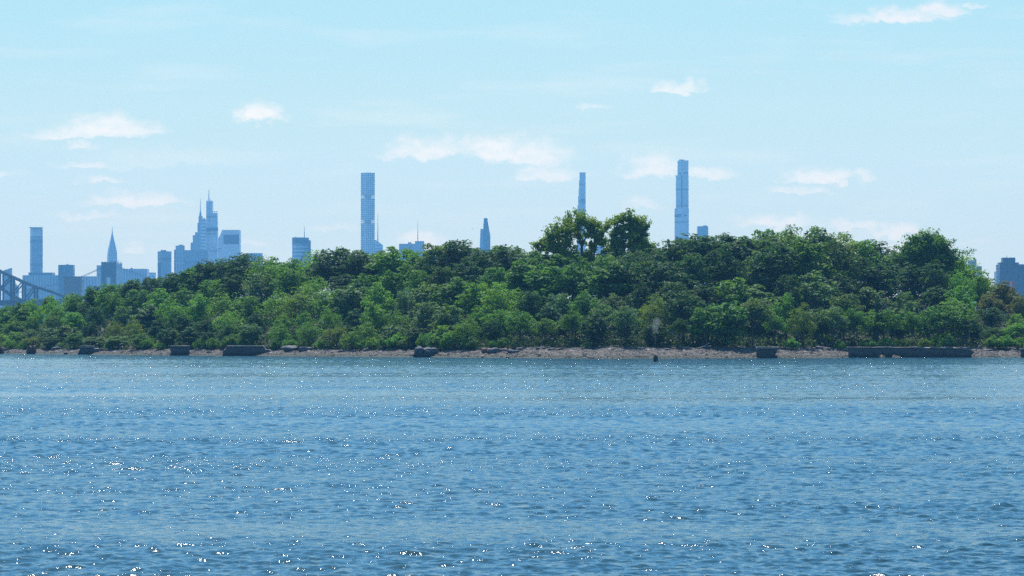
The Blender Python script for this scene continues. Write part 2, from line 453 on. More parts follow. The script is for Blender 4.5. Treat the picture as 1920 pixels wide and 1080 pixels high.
# ------------------------------------------------------------------ water
def water():
    ys = [-280, -120, -20, 10, 25, 36, 42]
    y = 44.0
    while y < 830: ys.append(y); y *= 1.0012
    ys += [900, 1100, 1500, 2100, 2900, 3500]
    ys = np.array(ys)
    core = np.linspace(-.2, .2, 560)
    side = np.concatenate([np.linspace(.205, .32, 60), [.4, .55, .8, 1.2, 2.0, 4.0]])
    us = np.concatenate([-side[::-1], core, side])
    U, Y = np.meshgrid(us, ys)
    near = np.clip((60 - Y) / 40, 0, 1)
    X = np.clip(U * np.maximum(Y, 40) * (1 + near * 3), -4400, 4400)
    r = np.random.default_rng(3)
    H = np.zeros_like(X)
    def patch(x, y, s):
        a = np.zeros_like(x)
        for k in range(7):
            th = r.uniform(0, 2 * math.pi); f = s * r.uniform(.5, 1.7)
            a += np.sin((x * math.cos(th) * .5 + y * math.sin(th) * 1.1) * f + r.uniform(0, 6.3))
        return a / 2.6
    P = patch(X, Y, .045) * .5 + patch(X, Y, .14) * .4
    lane = patch(X * .4, Y * .8, .07) + .7 * patch(X * .3, Y * .6, .5)
    amp = np.clip(1.0 + .3 * P + .3 * lane, .25, 1.5)
    amp *= np.clip((shore(X) - Y) / 14, .3, 1)
    for k in range(130):
        lam = .12 * (20.0 ** (r.uniform(0, 1) ** 1.35))
        th = r.normal(1.62, .5)
        kk = 2 * math.pi / lam
        a = .0125 * (lam if lam < .5 else .5 * (lam / .5) ** .3)
        ph = r.uniform(0, 6.3)
        s = np.sin((X * math.cos(th) + Y * math.sin(th)) * kk + ph)
        # drop waves the sheet is too coarse to carry
        step = np.maximum(Y * .0011, .02)
        fade = np.clip(lam / (step * 1.8) - .4, 0, 1)
        H += a * s * fade / 3.1
    H = H * amp * 1.2
    H += .25 * np.abs(H) * (H > 0)
    H[(Y > 835) | (Y < 43)] = 0
    H[np.abs(U) > .33] = 0
    V = np.stack([X, Y, H], -1).reshape(-1, 3)
    I = np.arange(X.size).reshape(X.shape)
    Fq = np.stack([I[:-1, :-1], I[:-1, 1:], I[1:, 1:], I[1:, :-1]], -1).reshape(-1, 4)
    m, nt, out = newmat('river_water')
    b = N(nt, 'ShaderNodeBsdfPrincipled'); nt.links.new(b.outputs[0], out.inputs[0])
    b.inputs['Base Color'].default_value = (.006, .034, .046, 1)
    b.inputs['Roughness'].default_value = .07
    b.inputs['IOR'].default_value = 1.333
    g = N(nt, 'ShaderNodeNewGeometry')
    mp = N(nt, 'ShaderNodeMapping'); mp.inputs['Scale'].default_value = (1, 1.35, 1); mp.inputs['Rotation'].default_value = (0, 0, .2)
    nt.links.new(g.outputs['Position'], mp.inputs[0])
    na = noise(nt, mp.outputs[0], 1.6, 4, .6)
    nb = noise(nt, mp.outputs[0], 6.0, 3, .6)
    ms = N(nt, 'ShaderNodeMapping'); ms.inputs['Scale'].default_value = (.16, 1, 1); nt.links.new(g.outputs['Position'], ms.inputs[0])
    np_ = noise(nt, ms.outputs[0], .035, 4, .6)
    pr = N(nt, 'ShaderNodeMapRange'); nt.links.new(np_.outputs['Fac'], pr.inputs[0])
    pr.inputs[1].default_value = .36; pr.inputs[2].default_value = .6; pr.inputs[3].default_value = .3; pr.inputs[4].default_value = 1.0
    h = mathn(nt, 'ADD', mathn(nt, 'MULTIPLY', na.outputs['Fac'], .12), mathn(nt, 'MULTIPLY', nb.outputs['Fac'], .03))
    h = mathn(nt, 'MULTIPLY', h, pr.outputs[0])
    # choppier in mid-channel, where the current runs
    sy_ = N(nt, 'ShaderNodeSeparateXYZ'); nt.links.new(g.outputs['Position'], sy_.inputs[0])
    ch = N(nt, 'ShaderNodeMapRange'); nt.links.new(sy_.outputs[1], ch.inputs[0])
    ch.inputs[1].default_value = 90; ch.inputs[2].default_value = 300; ch.inputs[3].default_value = 1.0; ch.inputs[4].default_value = 1.3
    h = mathn(nt, 'MULTIPLY', h, ch.outputs[0])
    bp = N(nt, 'ShaderNodeBump'); bp.inputs['Distance'].default_value = 1.0; bp.inputs['Strength'].default_value = 1.0
    if 'Filter Width' in bp.inputs: bp.inputs['Filter Width'].default_value = .006
    nt.links.new(h, bp.inputs['Height']); nt.links.new(bp.outputs[0], b.inputs['Normal'])
    return tag(link('water', npmesh('water', V, Fq, m, True)), kind='structure')
water()

# ------------------------------------------------------------------ haze
m, nt, out = newmat('haze')
pv = N(nt, 'ShaderNodeVolumePrincipled'); nt.links.new(pv.outputs[0], out.inputs['Volume'])
pv.inputs['Color'].default_value = (.13, .385, .69, 1)
pv.inputs['Density'].default_value = 9.0e-5
pv.inputs['Anisotropy'].default_value = 0.3
hz = MB(); hz.box(-4600, 4600, -400, 9650, -6, 540)
tag(hz.build('haze', m), kind='stuff')

# ------------------------------------------------------------------ city
TH = R(35); CT, ST = math.cos(TH), math.sin(TH)
def quad(L, E, Rr, D, inset=0.0):
    """plan of a block on the city grid: left edge, near corner, right edge in pixels"""
    k = D / F
    if E is None:
        x0, x1 = xat(L, D), xat(Rr, D); dp = max(18, min(60, (x1 - x0) * .8))
        return [(x0, D), (x1, D), (x1, D + dp), (x0, D + dp)]
    c = (xat(E, D), D); a = (E - L) * k / ST; b = (Rr - E) * k / CT
    p1 = (c[0] + b * CT, c[1] + b * ST); p3 = (c[0] - a * ST, c[1] + a * CT)
    p2 = (p1[0] - a * ST, p1[1] + a * CT)
    return [c, p1, p2, p3]

CITY = 'skyline buildings beyond the island'
def building(name, D, label, cat, segs, group=CITY, cx=None):
    """segs: (part, L, E, R, ytop, ybottom or None, material)"""
    s0 = segs[0]
    x = xat(cx if cx is not None else (s0[1] + s0[3]) / 2, D)
    root = thing(name, (x, D, 2.5), label, cat, group)
    for (part, L, E, Rr, yt, yb, mk) in segs:
        mb = MB((x, D, 2.5))
        z1 = zat(yt, D); z0 = zat(yb, D) if yb is not None else 2.5
        mb.prism(quad(L, E, Rr, D), z0, z1, mi=0, roof=1)
        mb.build(part, [M[mk], M['roof']], root)
    return root

def mast(root, part, px, D, y0, y1, r0, r1=.3, dy=14, mat='metal'):
    mb = MB(root.location)
    mb.cone((xat(px, D + dy), D + dy), r0, r1, zat(y1, D), zat(y0, D), 8)
    return mb.build(part, M[mat], root)

def roofbar(root, part, px0, px1, D, yt, yb, dy=10, dp=8, mat='metal'):
    mb = MB(root.location)
    mb.box(xat(px0, D + dy), xat(px1, D + dy), D + dy, D + dy + dp, zat(yb, D), zat(yt, D))
    return mb.build(part, M[mat], root)

# sail topped glass tower at the left edge, jagged lower wing
D = 7000
root = thing('glass_tower', (xat(12, D), D, 2.5), 'pale glass tower with slanting top behind the bridge truss, at the far left edge', 'skyscraper', CITY)
mb = MB(root.location)
xa, xb = xat(4, D), xat(20, D)
zt = lambda p: zat(508, D) + (zat(502.5, D) - zat(508, D)) * (p[0] - xa) / (xb - xa)
mb.prism([(xa, D), (xb, D), (xb, D + 20), (xa, D + 20)], 2.5, zt, roof=1)
mb.build('tower_shaft', [M['blue_glass'], M['roof']], root)
for k in range(6):
    mb = MB(root.location)
    mb.box(xat(20 + k * 2.2, D) + .05, xat(22.2 + k * 2.2, D), D + 1, D + 19, 2.5, zat(523 + k * 3, D))
    mb.build('stepped_wing', M['blue_glass'], root)
building('low_building', 6500, 'pale low building under the bridge deck at the left edge', 'building',
         [('block', -30, None, 24, 571, None, 'banded')])
# tall residential slab with podium
r_ = building('residential_tower', 8000, 'tall narrow tower with pale crown, leftmost high tower of the skyline', 'skyscraper',
         [('shaft', 55, 60, 78, 442.5, None, 'blue_glass'), ('crown', 55.2, 60, 77.8, 427.5, 442.5, 'pale_glass'), ('podium', 53, None, 98, 511, None, 'dark_glass')])
roofbar(r_, 'parapet_rail', 54, 78.3, 8000, 426, 427.3, -3, 20)
building('slab_building', 7600, 'wide flat slab building below the leftmost high tower', 'building', [('block', 42, None, 118, 516, None, 'ribs')])
r_ = building('office_block', 7500, 'square dark office block right of the leftmost high tower', 'building', [('block', 109, None, 137, 496.5, None, 'dark_glass')])
roofbar(r_, 'roof_plant', 124, 128, 7500, 495, 496.5)
building('apartment_building', 7800, 'pale low building between brown masonry pier and needle-spired tower', 'building', [('block', 153, None, 181, 518, None, 'ribs')])

# needle spired art deco tower
D = 8600
root = thing('art_deco_tower', (xat(208, D), D, 2.5), 'needle-spired tower with curved tapering steel crown', 'skyscraper', CITY)
mb = MB(root.location); mb.prism(quad(199, 205, 217.5, D), 2.5, zat(490, D), roof=1); mb.build('shaft', [M['stone'], M['roof']], root)
mb = MB(root.location)
prof = [(490, 8.9), (482, 9.2), (474, 8.7), (466, 7.5), (458, 5.6), (450, 3.9), (444, 2.4), (438, 1.3), (434, .8)]
cxp, cyp = xat(208.6, D), D + 18
for (ya, ra), (yb, rb) in zip(prof, prof[1:]):
    k = D / F * 1.22
    mb.prism([(cxp + ra * k * math.cos(TH + j * math.pi / 2 + .5), cyp + ra * k * math.sin(TH + j * math.pi / 2 + .5)) for j in range(4)],
             zat(ya, D), zat(yb, D),
             top=[(cxp + rb * k * math.cos(TH + j * math.pi / 2 + .5), cyp + rb * k * math.sin(TH + j * math.pi / 2 + .5)) for j in range(4)])
mb.build('crown', M['crown'], root)
mb = MB(root.location); mb.cone((cxp, cyp), 1.0, .3, zat(434, D), zat(424, D), 6); mb.build('spire', M['metal'], root)
building('stone_block', 8000, 'low dark stone block left of the needle-spired tower base', 'building',
         [('block', 181, None, 190, 497.5, None, 'stone')])
root = building('ornate_tower', 8400, 'small ornate turreted tower tucked right of the needle-spired tower', 'building',
         [('shaft', 218, 222, 228.5, 494, None, 'stone')])
for k, (px, h) in enumerate([(219.5, 488), (221.5, 486), (225, 489), (227.5, 491)]): mast(root, 'pinnacle', px, 8400, h, 494, 1.3, .2, 8, 'metal')
r_ = building('long_building', 8100, 'long flat-roofed building right of the needle-spired tower', 'building',
         [('block', 228.8, None, 275, 504, None, 'ribs')])
roofbar(r_, 'roof_plant', 244, 248, 8100, 502, 504)
building('low_building', 8300, 'small low building at the treeline right of the long flat-roofed building', 'building', [('block', 276, None, 291, 511, None, 'banded')])

# glass tower 9, tower pair 10
r_ = building('glass_tower', 7400, 'blue glass tower with dark notch left of the ribbed slab', 'skyscraper',
         [('shaft', 294, 302.5, 320, 471, None, 'blue_glass')])
roofbar(r_, 'roof_plant', 301, 311, 7400, 468.5, 470.9)
mb = MB(r_.location); mb.box(xat(297.6, 7400), xat(301.6, 7400), 7392, 7399, 2.5, zat(493, 7400)); mb.build('dark_notch', M['dark_glass'], r_)
r_ = building('ribbed_tower', 7700, 'white ribbed tower joined to a long dark glass slab', 'skyscraper',
         [('rib_tower', 329, None, 345, 460.5, None, 'ribs'), ('service_core', 326.3, None, 328.9, 468, None, 'dark_glass'), ('glass_slab', 345.1, None, 390, 469, None, 'blue_glass')])
roofbar(r_, 'roof_plant', 335, 343, 7700, 458.5, 460.4)

# stepped stone tower with mast (far)
D = 9300
r_ = building('stepped_tower', D, 'stepped stone tower with slender mast, left of the glassy spired tower', 'skyscraper',
         [('base_setback', 357, None, 392, 455, None, 'stone'), ('lower_setback', 361, None, 390, 441, 455, 'stone'),
          ('middle_setback', 365.5, None, 386, 435.5, 441, 'stone'), ('upper_setback', 370, None, 381, 418, 435.5, 'stone'),
          ('shaft', 372, None, 379, 405.5, 418, 'stone')], cx=375.5)
mast(r_, 'mooring_mast', 375.5, D, 396, 405.5, 4.2, 2.0, 15)
mast(r_, 'spire', 375.5, D, 371, 396, 1.3, .3, 15)
r_ = building('banded_tower', 8700, 'pale banded glass tower standing between the two spired towers', 'skyscraper',
         [('shaft', 376, None, 386, 411, None, 'banded')])
roofbar(r_, 'roof_plant', 381, 384, 8700, 408.5, 410.9)

# glassy spired tower
D = 8500
root = thing('spired_glass_tower', (xat(396, D), D, 2.5), 'tall tapering glass tower with thin spire, beside the slant-roofed white tower', 'skyscraper', CITY)
def taper(part, l0, r0, l1, r1, ya, yb, D, dy, dp, mat):
    mb = MB(root.location)
    e = D + dy
    b = [(xat(l0, e), e), (xat(r0, e), e), (xat(r0, e), e + dp), (xat(l0, e), e + dp)]
    t = [(xat(l1, e), e), (xat(r1, e), e), (xat(r1, e), e + dp * .9), (xat(l1, e), e + dp * .9)]
    mb.prism(b, (zat(ya, D) if ya else 2.5), zat(yb, D), top=t, roof=1)
    return mb.build(part, [M[mat], M['roof']], root)
taper('glass_blade', 386, 398.9, 386.4, 397.8, None, 376, D, 30, 30, 'pale_glass')
taper('glass_blade', 393, 410.5, 393.2, 406.8, None, 399, D, 0, 28, 'pale_glass')
roofbar(root, 'mechanical_band', 386.2, 393, D, 427, 433, 26, 3.5, 'band_dark')
roofbar(root, 'mechanical_band', 393.4, 408.4, D, 427, 433, -3, 2.9, 'band_dark')
mb = MB(root.location); mb.prism([(xat(386.6, D + 31), D + 31), (xat(397.5, D + 31), D + 31), (xat(397.5, D + 31), D + 55), (xat(386.6, D + 31), D + 55)], zat(376, D) + .05, zat(371, D),
    top=[(xat(389.8, D + 43), D + 40), (xat(392.8, D + 43), D + 40), (xat(392.8, D + 43), D + 46), (xat(389.8, D + 43), D + 46)]); mb.build('tapered_cap', M['pale_glass'], root)
mast(root, 'spire', 391.3, D, 353, 371, 1.5, .4, 43)
roofbar(root, 'crane_jib', 398.8, 408, D, 395.6, 396.6, 34, 3, 'band_dark')

# slant-roofed white tower
D = 8000
root = thing('slant_roof_tower', (xat(430, D), D, 2.5), 'white slant-roofed tower with dark square near its top', 'skyscraper', CITY)
mb = MB(root.location)
xl, xm, xr = xat(408.6, D), xat(416.7, D), xat(448.7, D)
zl, zh = zat(448, D), zat(431, D)
pf = [(xl, 2.5), (xr, 2.5), (xr, zh), (xm, zh), (xl, zl)]
mb.face([(x, D, z) for x, z in pf], [(x - xl, z) for x, z in pf])
mb.face([(x, D + 45, z) for x, z in reversed(pf)], [(x - xl, z) for x, z in reversed(pf)])
for i in range(5):
    a, b = pf[i], pf[(i + 1) % 5]
    mb.face([(b[0], D, b[1]), (a[0], D, a[1]), (a[0], D + 45, a[1]), (b[0], D + 45, b[1])], [(0, b[1]), (0, a[1]), (45, a[1]), (45, b[1])])
mb.build('tower_body', M['steel_panel'], root)
roofbar(root, 'louvre_panel', 419, 448.2, D, 440, 457.5, -.6, .55, 'band_dark')
roofbar(root, 'vent_slot', 409, 414, D, 465.5, 467, -.6, .55, 'band_dark')
building('low_building', 7700, 'striped low rooftop at the treeline right of the slant-roofed tower', 'building', [('block', 462, None, 491, 474.5, None, 'ribs')])
r_ = building('dark_topped_building', 7600, 'banded office block with dark top floors and single mast', 'building',
         [('banded_floors', 547, 554, 578, 457, None, 'banded'), ('dark_crown', 547, 554, 578, 445, 457, 'dark_glass'), ('service_core', 578.2, None, 582, 450.5, None, 'dark_glass')])
mast(r_, 'mast', 570.5, 7600, 424, 445, .9, .4); mast(r_, 'antenna', 554, 7600, 442, 445, .5, .3)

# concrete grid tower
D = 8300
root = thing('grid_tower', (xat(686, D), D, 2.5), 'tall square tower with white window grid and two open floors showing sky', 'skyscraper', CITY)
q = quad(675.8, 685.4, 702, D)
bands = [(zat(371.3, D), zat(365.8, D)), (zat(418, D), zat(412.3, D))]
zs = [2.5, bands[1][0], bands[1][1], bands[0][0], bands[0][1], zat(323.6, D)]
for (z0, z1) in ((zs[0], zs[1]), (zs[2], zs[3]), (zs[4], zs[5])):
    mb = MB(root.location); mb.prism(q, z0, z1, roof=1); mb.build('tower_section', [M['grid'], M['roof']], root)
qc = Vector((sum(p[0] for p in q) / 4, sum(p[1] for p in q) / 4))
for (z0, z1) in ((zs[1], zs[2]), (zs[3], zs[4])):
    mb = MB(root.location)
    core = [tuple(qc + (Vector(p) - qc) * .52) for p in q]
    mb.prism(core, z0, z1, roof=0); mb.build('service_core', M['grid'], root)
    mb = MB(root.location)
    zm = (z0 + z1) / 2
    mb.prism([tuple(qc + (Vector(p) - qc) * .995) for p in q], zm - .7, zm + .7)
    mb.build('open_floor_slab', M['white'], root)
    for i in range(4):
        a, b = Vector(q[i]), Vector(q[(i + 1) % 4])
        for t in (0.03, .25, .5, .75):
            p = qc + (a.lerp(b, t) - qc) * .96
            for zz0, zz1 in ((z0, zm - .7), (zm + .7, z1)):
                mb = MB(root.location); mb.box(p.x - .6, p.x + .6, p.y - .6, p.y + .6, zz0, zz1); mb.build('column', M['white'], root)
r_ = building('sloped_roof_building', 8900, 'low building with curved roof and mast beside the white grid tower', 'building',
         [('block', 700, None, 717.5, 459, None, 'banded')])
mb = MB(r_.location); D = 8900; x0, x1 = xat(700, D), xat(717, D)
mb.prism([(x0, D + 1), (x1, D + 1), (x1, D + 40), (x0, D + 40)], zat(459, D) + .1, zat(450, D), top=[(x0, D + 1), (xat(705, D), D + 1), (xat(705, D), D + 40), (x0, D + 40)])
mb.build('sloped_roof', M['pale_glass'], r_); mast(r_, 'mast', 708.3, 8900, 400, 456, 1.6, .3)
r_ = building('masted_building', 8800, 'low stepped rooftop carrying a tall roof mast', 'building',
         [('roof_block', 778, None, 795, 452, None, 'stone'), ('lower_block', 748, None, 777.9, 457, None, 'stone')])
roofbar(r_, 'roof_plant', 765, 771.5, 8800, 454, 456.9); mast(r_, 'mast', 783.3, 8800, 413, 452, 1.2, .3)

# faceted wedge tower
D = 8800
root = thing('wedge_tower', (xat(909, D), D, 2.5), 'dark tapering wedge tower with a lower left shoulder', 'skyscraper', CITY)
mb = MB(root.location)
def fl(pts, dp, y0=0, matidx=0):
    P_ = [(xat(a, D), zat(b, D) if b else 2.5) for a, b in pts]; n = len(P_)
    x0 = P_[0][0]
    mb.face([(x, D + y0, z) for x, z in P_], [(x - x0, z) for x, z in P_]); mb.face([(x, D + y0 + dp, z) for x, z in reversed(P_)], [(x - x0, z) for x, z in reversed(P_)])
    for i in range(n):
        a, b = P_[i], P_[(i + 1) % n]
        mb.face([(b[0], D + y0, b[1]), (a[0], D + y0, a[1]), (a[0], D + y0 + dp, a[1]), (b[0], D + y0 + dp, b[1])])
fl([(907, None), (920, None), (919.2, 442), (916, 424), (913.7, 409), (907.2, 409), (906.2, 429)], 26)
mb.build('main_shaft', M['dark_glass'], root)
mb = MB(root.location); fl([(898.8, None), (906.9, None), (906.1, 429.2), (901, 429.2), (899.7, 455)], 22, 1)
mb.build('shoulder_shaft', M['blue_glass'], root)

# ultra-thin slab tower (feathered profile)
D = 8600
root = thing('thin_slab_tower', (xat(1091, D), D, 2.5), 'extremely thin tower leaning to a straight right side, behind the open-crowned tree', 'skyscraper', CITY)
steps = [(323, 1086.7), (338, 1085.9), (353, 1085.1), (368, 1084.2), (384, 1083.2), (400, 1082.2), (425, 1081.8), (None, 1081.4)]
for (ya, xa), (yb, xb) in zip(steps, steps[1:]):
    mb = MB(root.location)
    mb.prism(quad(xa, 1088.6, 1098.2, D), zat(yb, D) if yb else 2.5, zat(ya, D), roof=1)
    mb.build('setback', [M['pale_glass'], M['roof']], root)
q = quad(1087, 1088.6, 1098.2, D)
a, b = Vector(q[0]), Vector(q[1]); nrm = Vector((ST, -CT))
for zz in (331, 338, 343, 347, 351):
    for t in (.32, .62):
        p = a.lerp(b, t) + nrm * .4; e = (b - a).normalized() * 1.4
        mb = MB(root.location)
        mb.prism([tuple(p - e), tuple(p + e), tuple(p + e - nrm * .35), tuple(p - e - nrm * .35)], zat(zz + 2.6, D), zat(zz, D))
        mb.build('crown_opening', M['white'], root)
for (ya, yb) in ((373, 375.5), (378.5, 379.5), (381.5, 382.5)):
    q1 = a.lerp(b, .08) + nrm * .4; q2 = a.lerp(b, .94) + nrm * .4
    mb = MB(root.location)
    mb.prism([tuple(q1), tuple(q2), tuple(q2 - nrm * .35), tuple(q1 - nrm * .35)], zat(yb, D), zat(ya, D))
    mb.build('mechanical_band', M['band_dark'], root)
building('office_block', 8200, 'pale block seen through the gap under the open-crowned tree', 'building', [('block', 1118, None, 1132, 461, None, 'pale_glass')])
building('low_building', 8000, 'low blue building right of the pale block under the open-crowned tree', 'building', [('block', 1132.5, None, 1152, 467, None, 'blue_glass')])
building('glass_tower', 8300, 'blue tower glimpsed through leaves of the right open-crowned tree', 'building', [('shaft', 1161, None, 1173, 425, None, 'blue_glass')])

# tallest tower
D = 8900
r_ = building('tallest_tower', D, 'tallest tower, slim pale glass with two side setbacks', 'skyscraper',
         [('lower_shaft', 1266, 1279.5, 1292.2, 390, None, 'pale_glass'), ('middle_shaft', 1268.3, 1279.8, 1291.7, 328, 390, 'pale_glass'),
          ('upper_shaft', 1271.3, 1280.8, 1291.5, 300.5, 328, 'pale_glass')], cx=1280)
roofbar(r_, 'roof_plant', 1274, 1283, D, 298.5, 300.4, 16)
def strip(part, q, t0, t1, y0, y1, mat, left=True):
    a = Vector(q[0]); b = Vector(q[3]) if left else Vector(q[1])
    nrm = Vector((-CT, -ST)) if left else Vector((ST, -CT))
    p0, p1 = a.lerp(b, t0) + nrm * .45, a.lerp(b, t1) + nrm * .45
    mb = MB(r_.location)
    mb.prism([tuple(p0), tuple(p1), tuple(p1 - nrm * .4), tuple(p0 - nrm * .4)], zat(y1, D), zat(y0, D)); mb.build(part, M[mat], r_)
strip('dark_strip', quad(1271.3, 1280.8, 1291.5, D), .1, .22, 302, 320, 'band_dark')
strip('white_strip', quad(1271.3, 1280.8, 1291.5, D), -.02, .07, 302, 327, 'white')
strip('mechanical_band', quad(1266, 1279.5, 1292.2, D), .1, .98, 401, 406.5, 'band_dark')
strip('mechanical_band', quad(1266, 1279.5, 1292.2, D), .25, .7, 402.5, 405, 'band_dark', False)
strip('dark_strip', quad(1268.3, 1279.8, 1291.7, D), .0, .2, 329, 389, 'band_dark')
# rounded rooftop
D = 8200
root = thing('rounded_tower', (xat(1318, D), D, 2.5), 'rounded blue rooftop just right of the tallest tower', 'building', CITY)
mb = MB(root.location)
pts = []
cx_, cy_, hx, hy, rr = xat(1318.3, D), D + 18, 14.2, 14, 4
for (sx, sy, a0) in ((1, -1, -90), (1, 1, 0), (-1, 1, 90), (-1, -1, 180)):
    for k in range(4):
        an = R(a0 + k * 30); pts.append((cx_ + sx * (hx - rr) + rr * math.cos(an), cy_ + sy * (hy - rr) + rr * math.sin(an)))
mb.prism(pts, 2.5, zat(425.5, D), roof=1)
mb.prism(pts, zat(425.5, D), zat(424, D), top=[(cx_ + (p[0] - cx_) * .93, cy_ + (p[1] - cy_) * .93) for p in pts], roof=1)
mb.build('shaft', [M['blue_glass'], M['roof']], root)
roofbar(root, 'roof_plant', 1318, 1326, D, 422.3, 423.9, 14, 6)

# right side apartment blocks
building('small_apartment_block', 4300, 'grey rooftop peeking over the right shoulder of the woods', 'building', [('block', 1818, None, 1831, 488, None, 'stone')])
building('small_apartment_block', 4200, 'lower grey rooftop stepping down beside the right treeline', 'building', [('block', 1831.5, None, 1841, 499, None, 'stone')])
r_ = building('apartment_block', 4400, 'large blue-grey stepped apartment block at the right frame edge', 'building',
         [('main_block', 1875, None, 1935, 495.5, None, 'dark_stone'), ('upper_block', 1875.1, None, 1910.5, 492, 495.5, 'dark_stone'),
          ('roof_block', 1881, None, 1904, 483, 492, 'dark_stone'), ('low_wing', 1868, None, 1874.9, 509, None, 'stone')])
mast(r_, 'antenna', 1888, 4400, 479, 483, .5, .2, 8)
building('brick_building', 3900, 'small red-brick rooftop in front of the right apartment block', 'building', [('block', 1897.5, None, 1904.5, 527, None, 'red')])

# cantilever truss bridge
D = 4300
root = thing('truss_bridge', (xat(30, D), D, 2.5), 'dark purple steel truss bridge dipping behind the island on the left', 'bridge')
def pt(x, y, dy=0): p = at(x, y, D); return Vector((p.x, p.y + dy, p.z))
chord = [(-70, 468), (-40, 488), (0, 509.5), (20, 518.5), (42, 528.5), (63, 537), (92, 546), (130, 560)]
low = [(-70, 500), (-40, 518), (0, 541), (22, 555), (38, 563), (60, 563), (130, 563)]
def poly(part, pts, w, h):
    for dy in (0, 24):
        mb = MB(root.location)
        for a, b in zip(pts, pts[1:]): mb.bar(pt(*a, dy), pt(*b, dy), w, h)
        mb.build(part, M['purple_steel'], root)
poly('top_chord', chord, 2.6, 3.2); poly('bottom_chord', low, 2.6, 2.8)
for (x, y0, y1, w_) in ((0.8, 510, 563, 1.8), (21, 519, 563, 3.0), (42.5, 529, 563, 2.4), (65, 538, 563, 2.4), (-40, 488, 563, 3)):
    for dy in (.2, 24.2):
        mb = MB(root.location); mb.bar(pt(x, y0, dy), pt(x, y1, dy), w_, w_); mb.build('post', M['purple_steel'], root)
for a, b in (((19, 519), (0, 540)), ((41, 528.5), (24, 549)), ((63, 538), (47, 560)), ((0, 541), (-38, 490))):
    for dy in (.4, 24.4):
        mb = MB(root.location); mb.bar(pt(*a, dy), pt(*b, dy), 1.5, 1.8); mb.build('diagonal_brace', M['purple_steel'], root)
mb = MB(root.location); mb.box(xat(-90, D), xat(150, D), D + 3, D + 21, zat(573, D), zat(562.8, D)); mb.build('deck', M['purple_steel'], root)
for x in (-60, 10, 80):
    mb = MB(root.location); mb.box(xat(x, D), xat(x + 8, D), D + 3, D + 21, 2.0, zat(573.1, D)); mb.build('pier', M['dark_stone'], root)

# masonry pier of the suspension bridge, its tower and cables
D = 5600
root = thing('masonry_pier', (xat(136, D), D, 2.5), 'brown masonry pier with cornice where the thin bridge cables start', 'bridge pier')
mb = MB(root.location); mb.box(xat(119.5, D), xat(152.5, D), D, D + 25, 2.5, zat(529, D)); mb.build('lower_wall', M['brick'], root)
mb = MB(root.location); mb.box(xat(118.3, D), xat(153.5, D), D - 1.5, D + 26, zat(529, D) + .02, zat(526, D)); mb.build('string_course', M['brick'], root)
mb = MB(root.location); mb.box(xat(119.5, D), xat(152.5, D), D, D + 25, zat(526, D) + .02, zat(520, D)); mb.build('upper_wall', M['brick'], root)
mb = MB(root.location); mb.box(xat(117.8, D), xat(153.8, D), D - 2, D + 27, zat(520, D) + .02, zat(518.2, D)); mb.build('cornice', M['brick'], root)
D = 5900
root = thing('suspension_bridge', (xat(204, D), D, 2.5), 'dark suspension bridge tower with thin cables, low in front of the needle-spired tower', 'bridge')
for (xa, xb, yt) in ((189.6, 199, 491), (207, 217.5, 491)):
    mb = MB(root.location); mb.box(xat(xa, D), xat(xb, D), D, D + 10, 2.5, zat(yt, D)); mb.build('tower_leg', M['dark_stone'], root)
mb = MB(root.location); mb.box(xat(199, D) + .05, xat(207, D) - .05, D + 1, D + 9, zat(520, D), zat(492, D)); mb.build('tower_crossbeam', M['dark_stone'], root)
def cable(off, dy):
    A = [(118 - 98 * (1 - t), 530 + 20 * (1 - t) + off) for t in np.linspace(0, 1, 8)]
    B = [(153 + (205 - 153) * t, 518 - 25 * (t * .8 + .2 * t * t) + off) for t in np.linspace(0, 1, 8)]
    C_ = [(205 + 75 * t, 493 + 27 * (t * 1.1 - .1 * t * t) + off) for t in np.linspace(0, 1, 8)]
    for P_ in (A, B, C_):
        mb = MB(root.location)
        for a, b in zip(P_, P_[1:]):
            pa, pb = at(*a, D), at(*b, D); pa.y -= dy; pb.y -= dy; mb.bar(pa, pb, .75, .75)
        mb.build('cable', M['cable'], root)
cable(0, 4); cable(2.8, 14)

# ------------------------------------------------------------------ foliage prototypes
def leaf_quads(C, Nn, size, r, asp=1.7, fold=.0):
    n = len(C)
    t = r.normal(size=(n, 3)); t -= (t * Nn).sum(1, keepdims=True) * Nn; t /= np.linalg.norm(t, axis=1, keepdims=True) + 1e-9
    b = np.cross(Nn, t)
    s = size * r.uniform(.6, 1.35, (n, 1))
    L = t * s * asp * .5; W = b * s * .5
    V = np.stack([C - L, C - L * .1 + W + Nn * s * .1, C + L, C - L * .1 - W + Nn * s * .1], 1).reshape(-1, 3)
    Fq = np.arange(n * 4).reshape(n, 4)
    return V, Fq

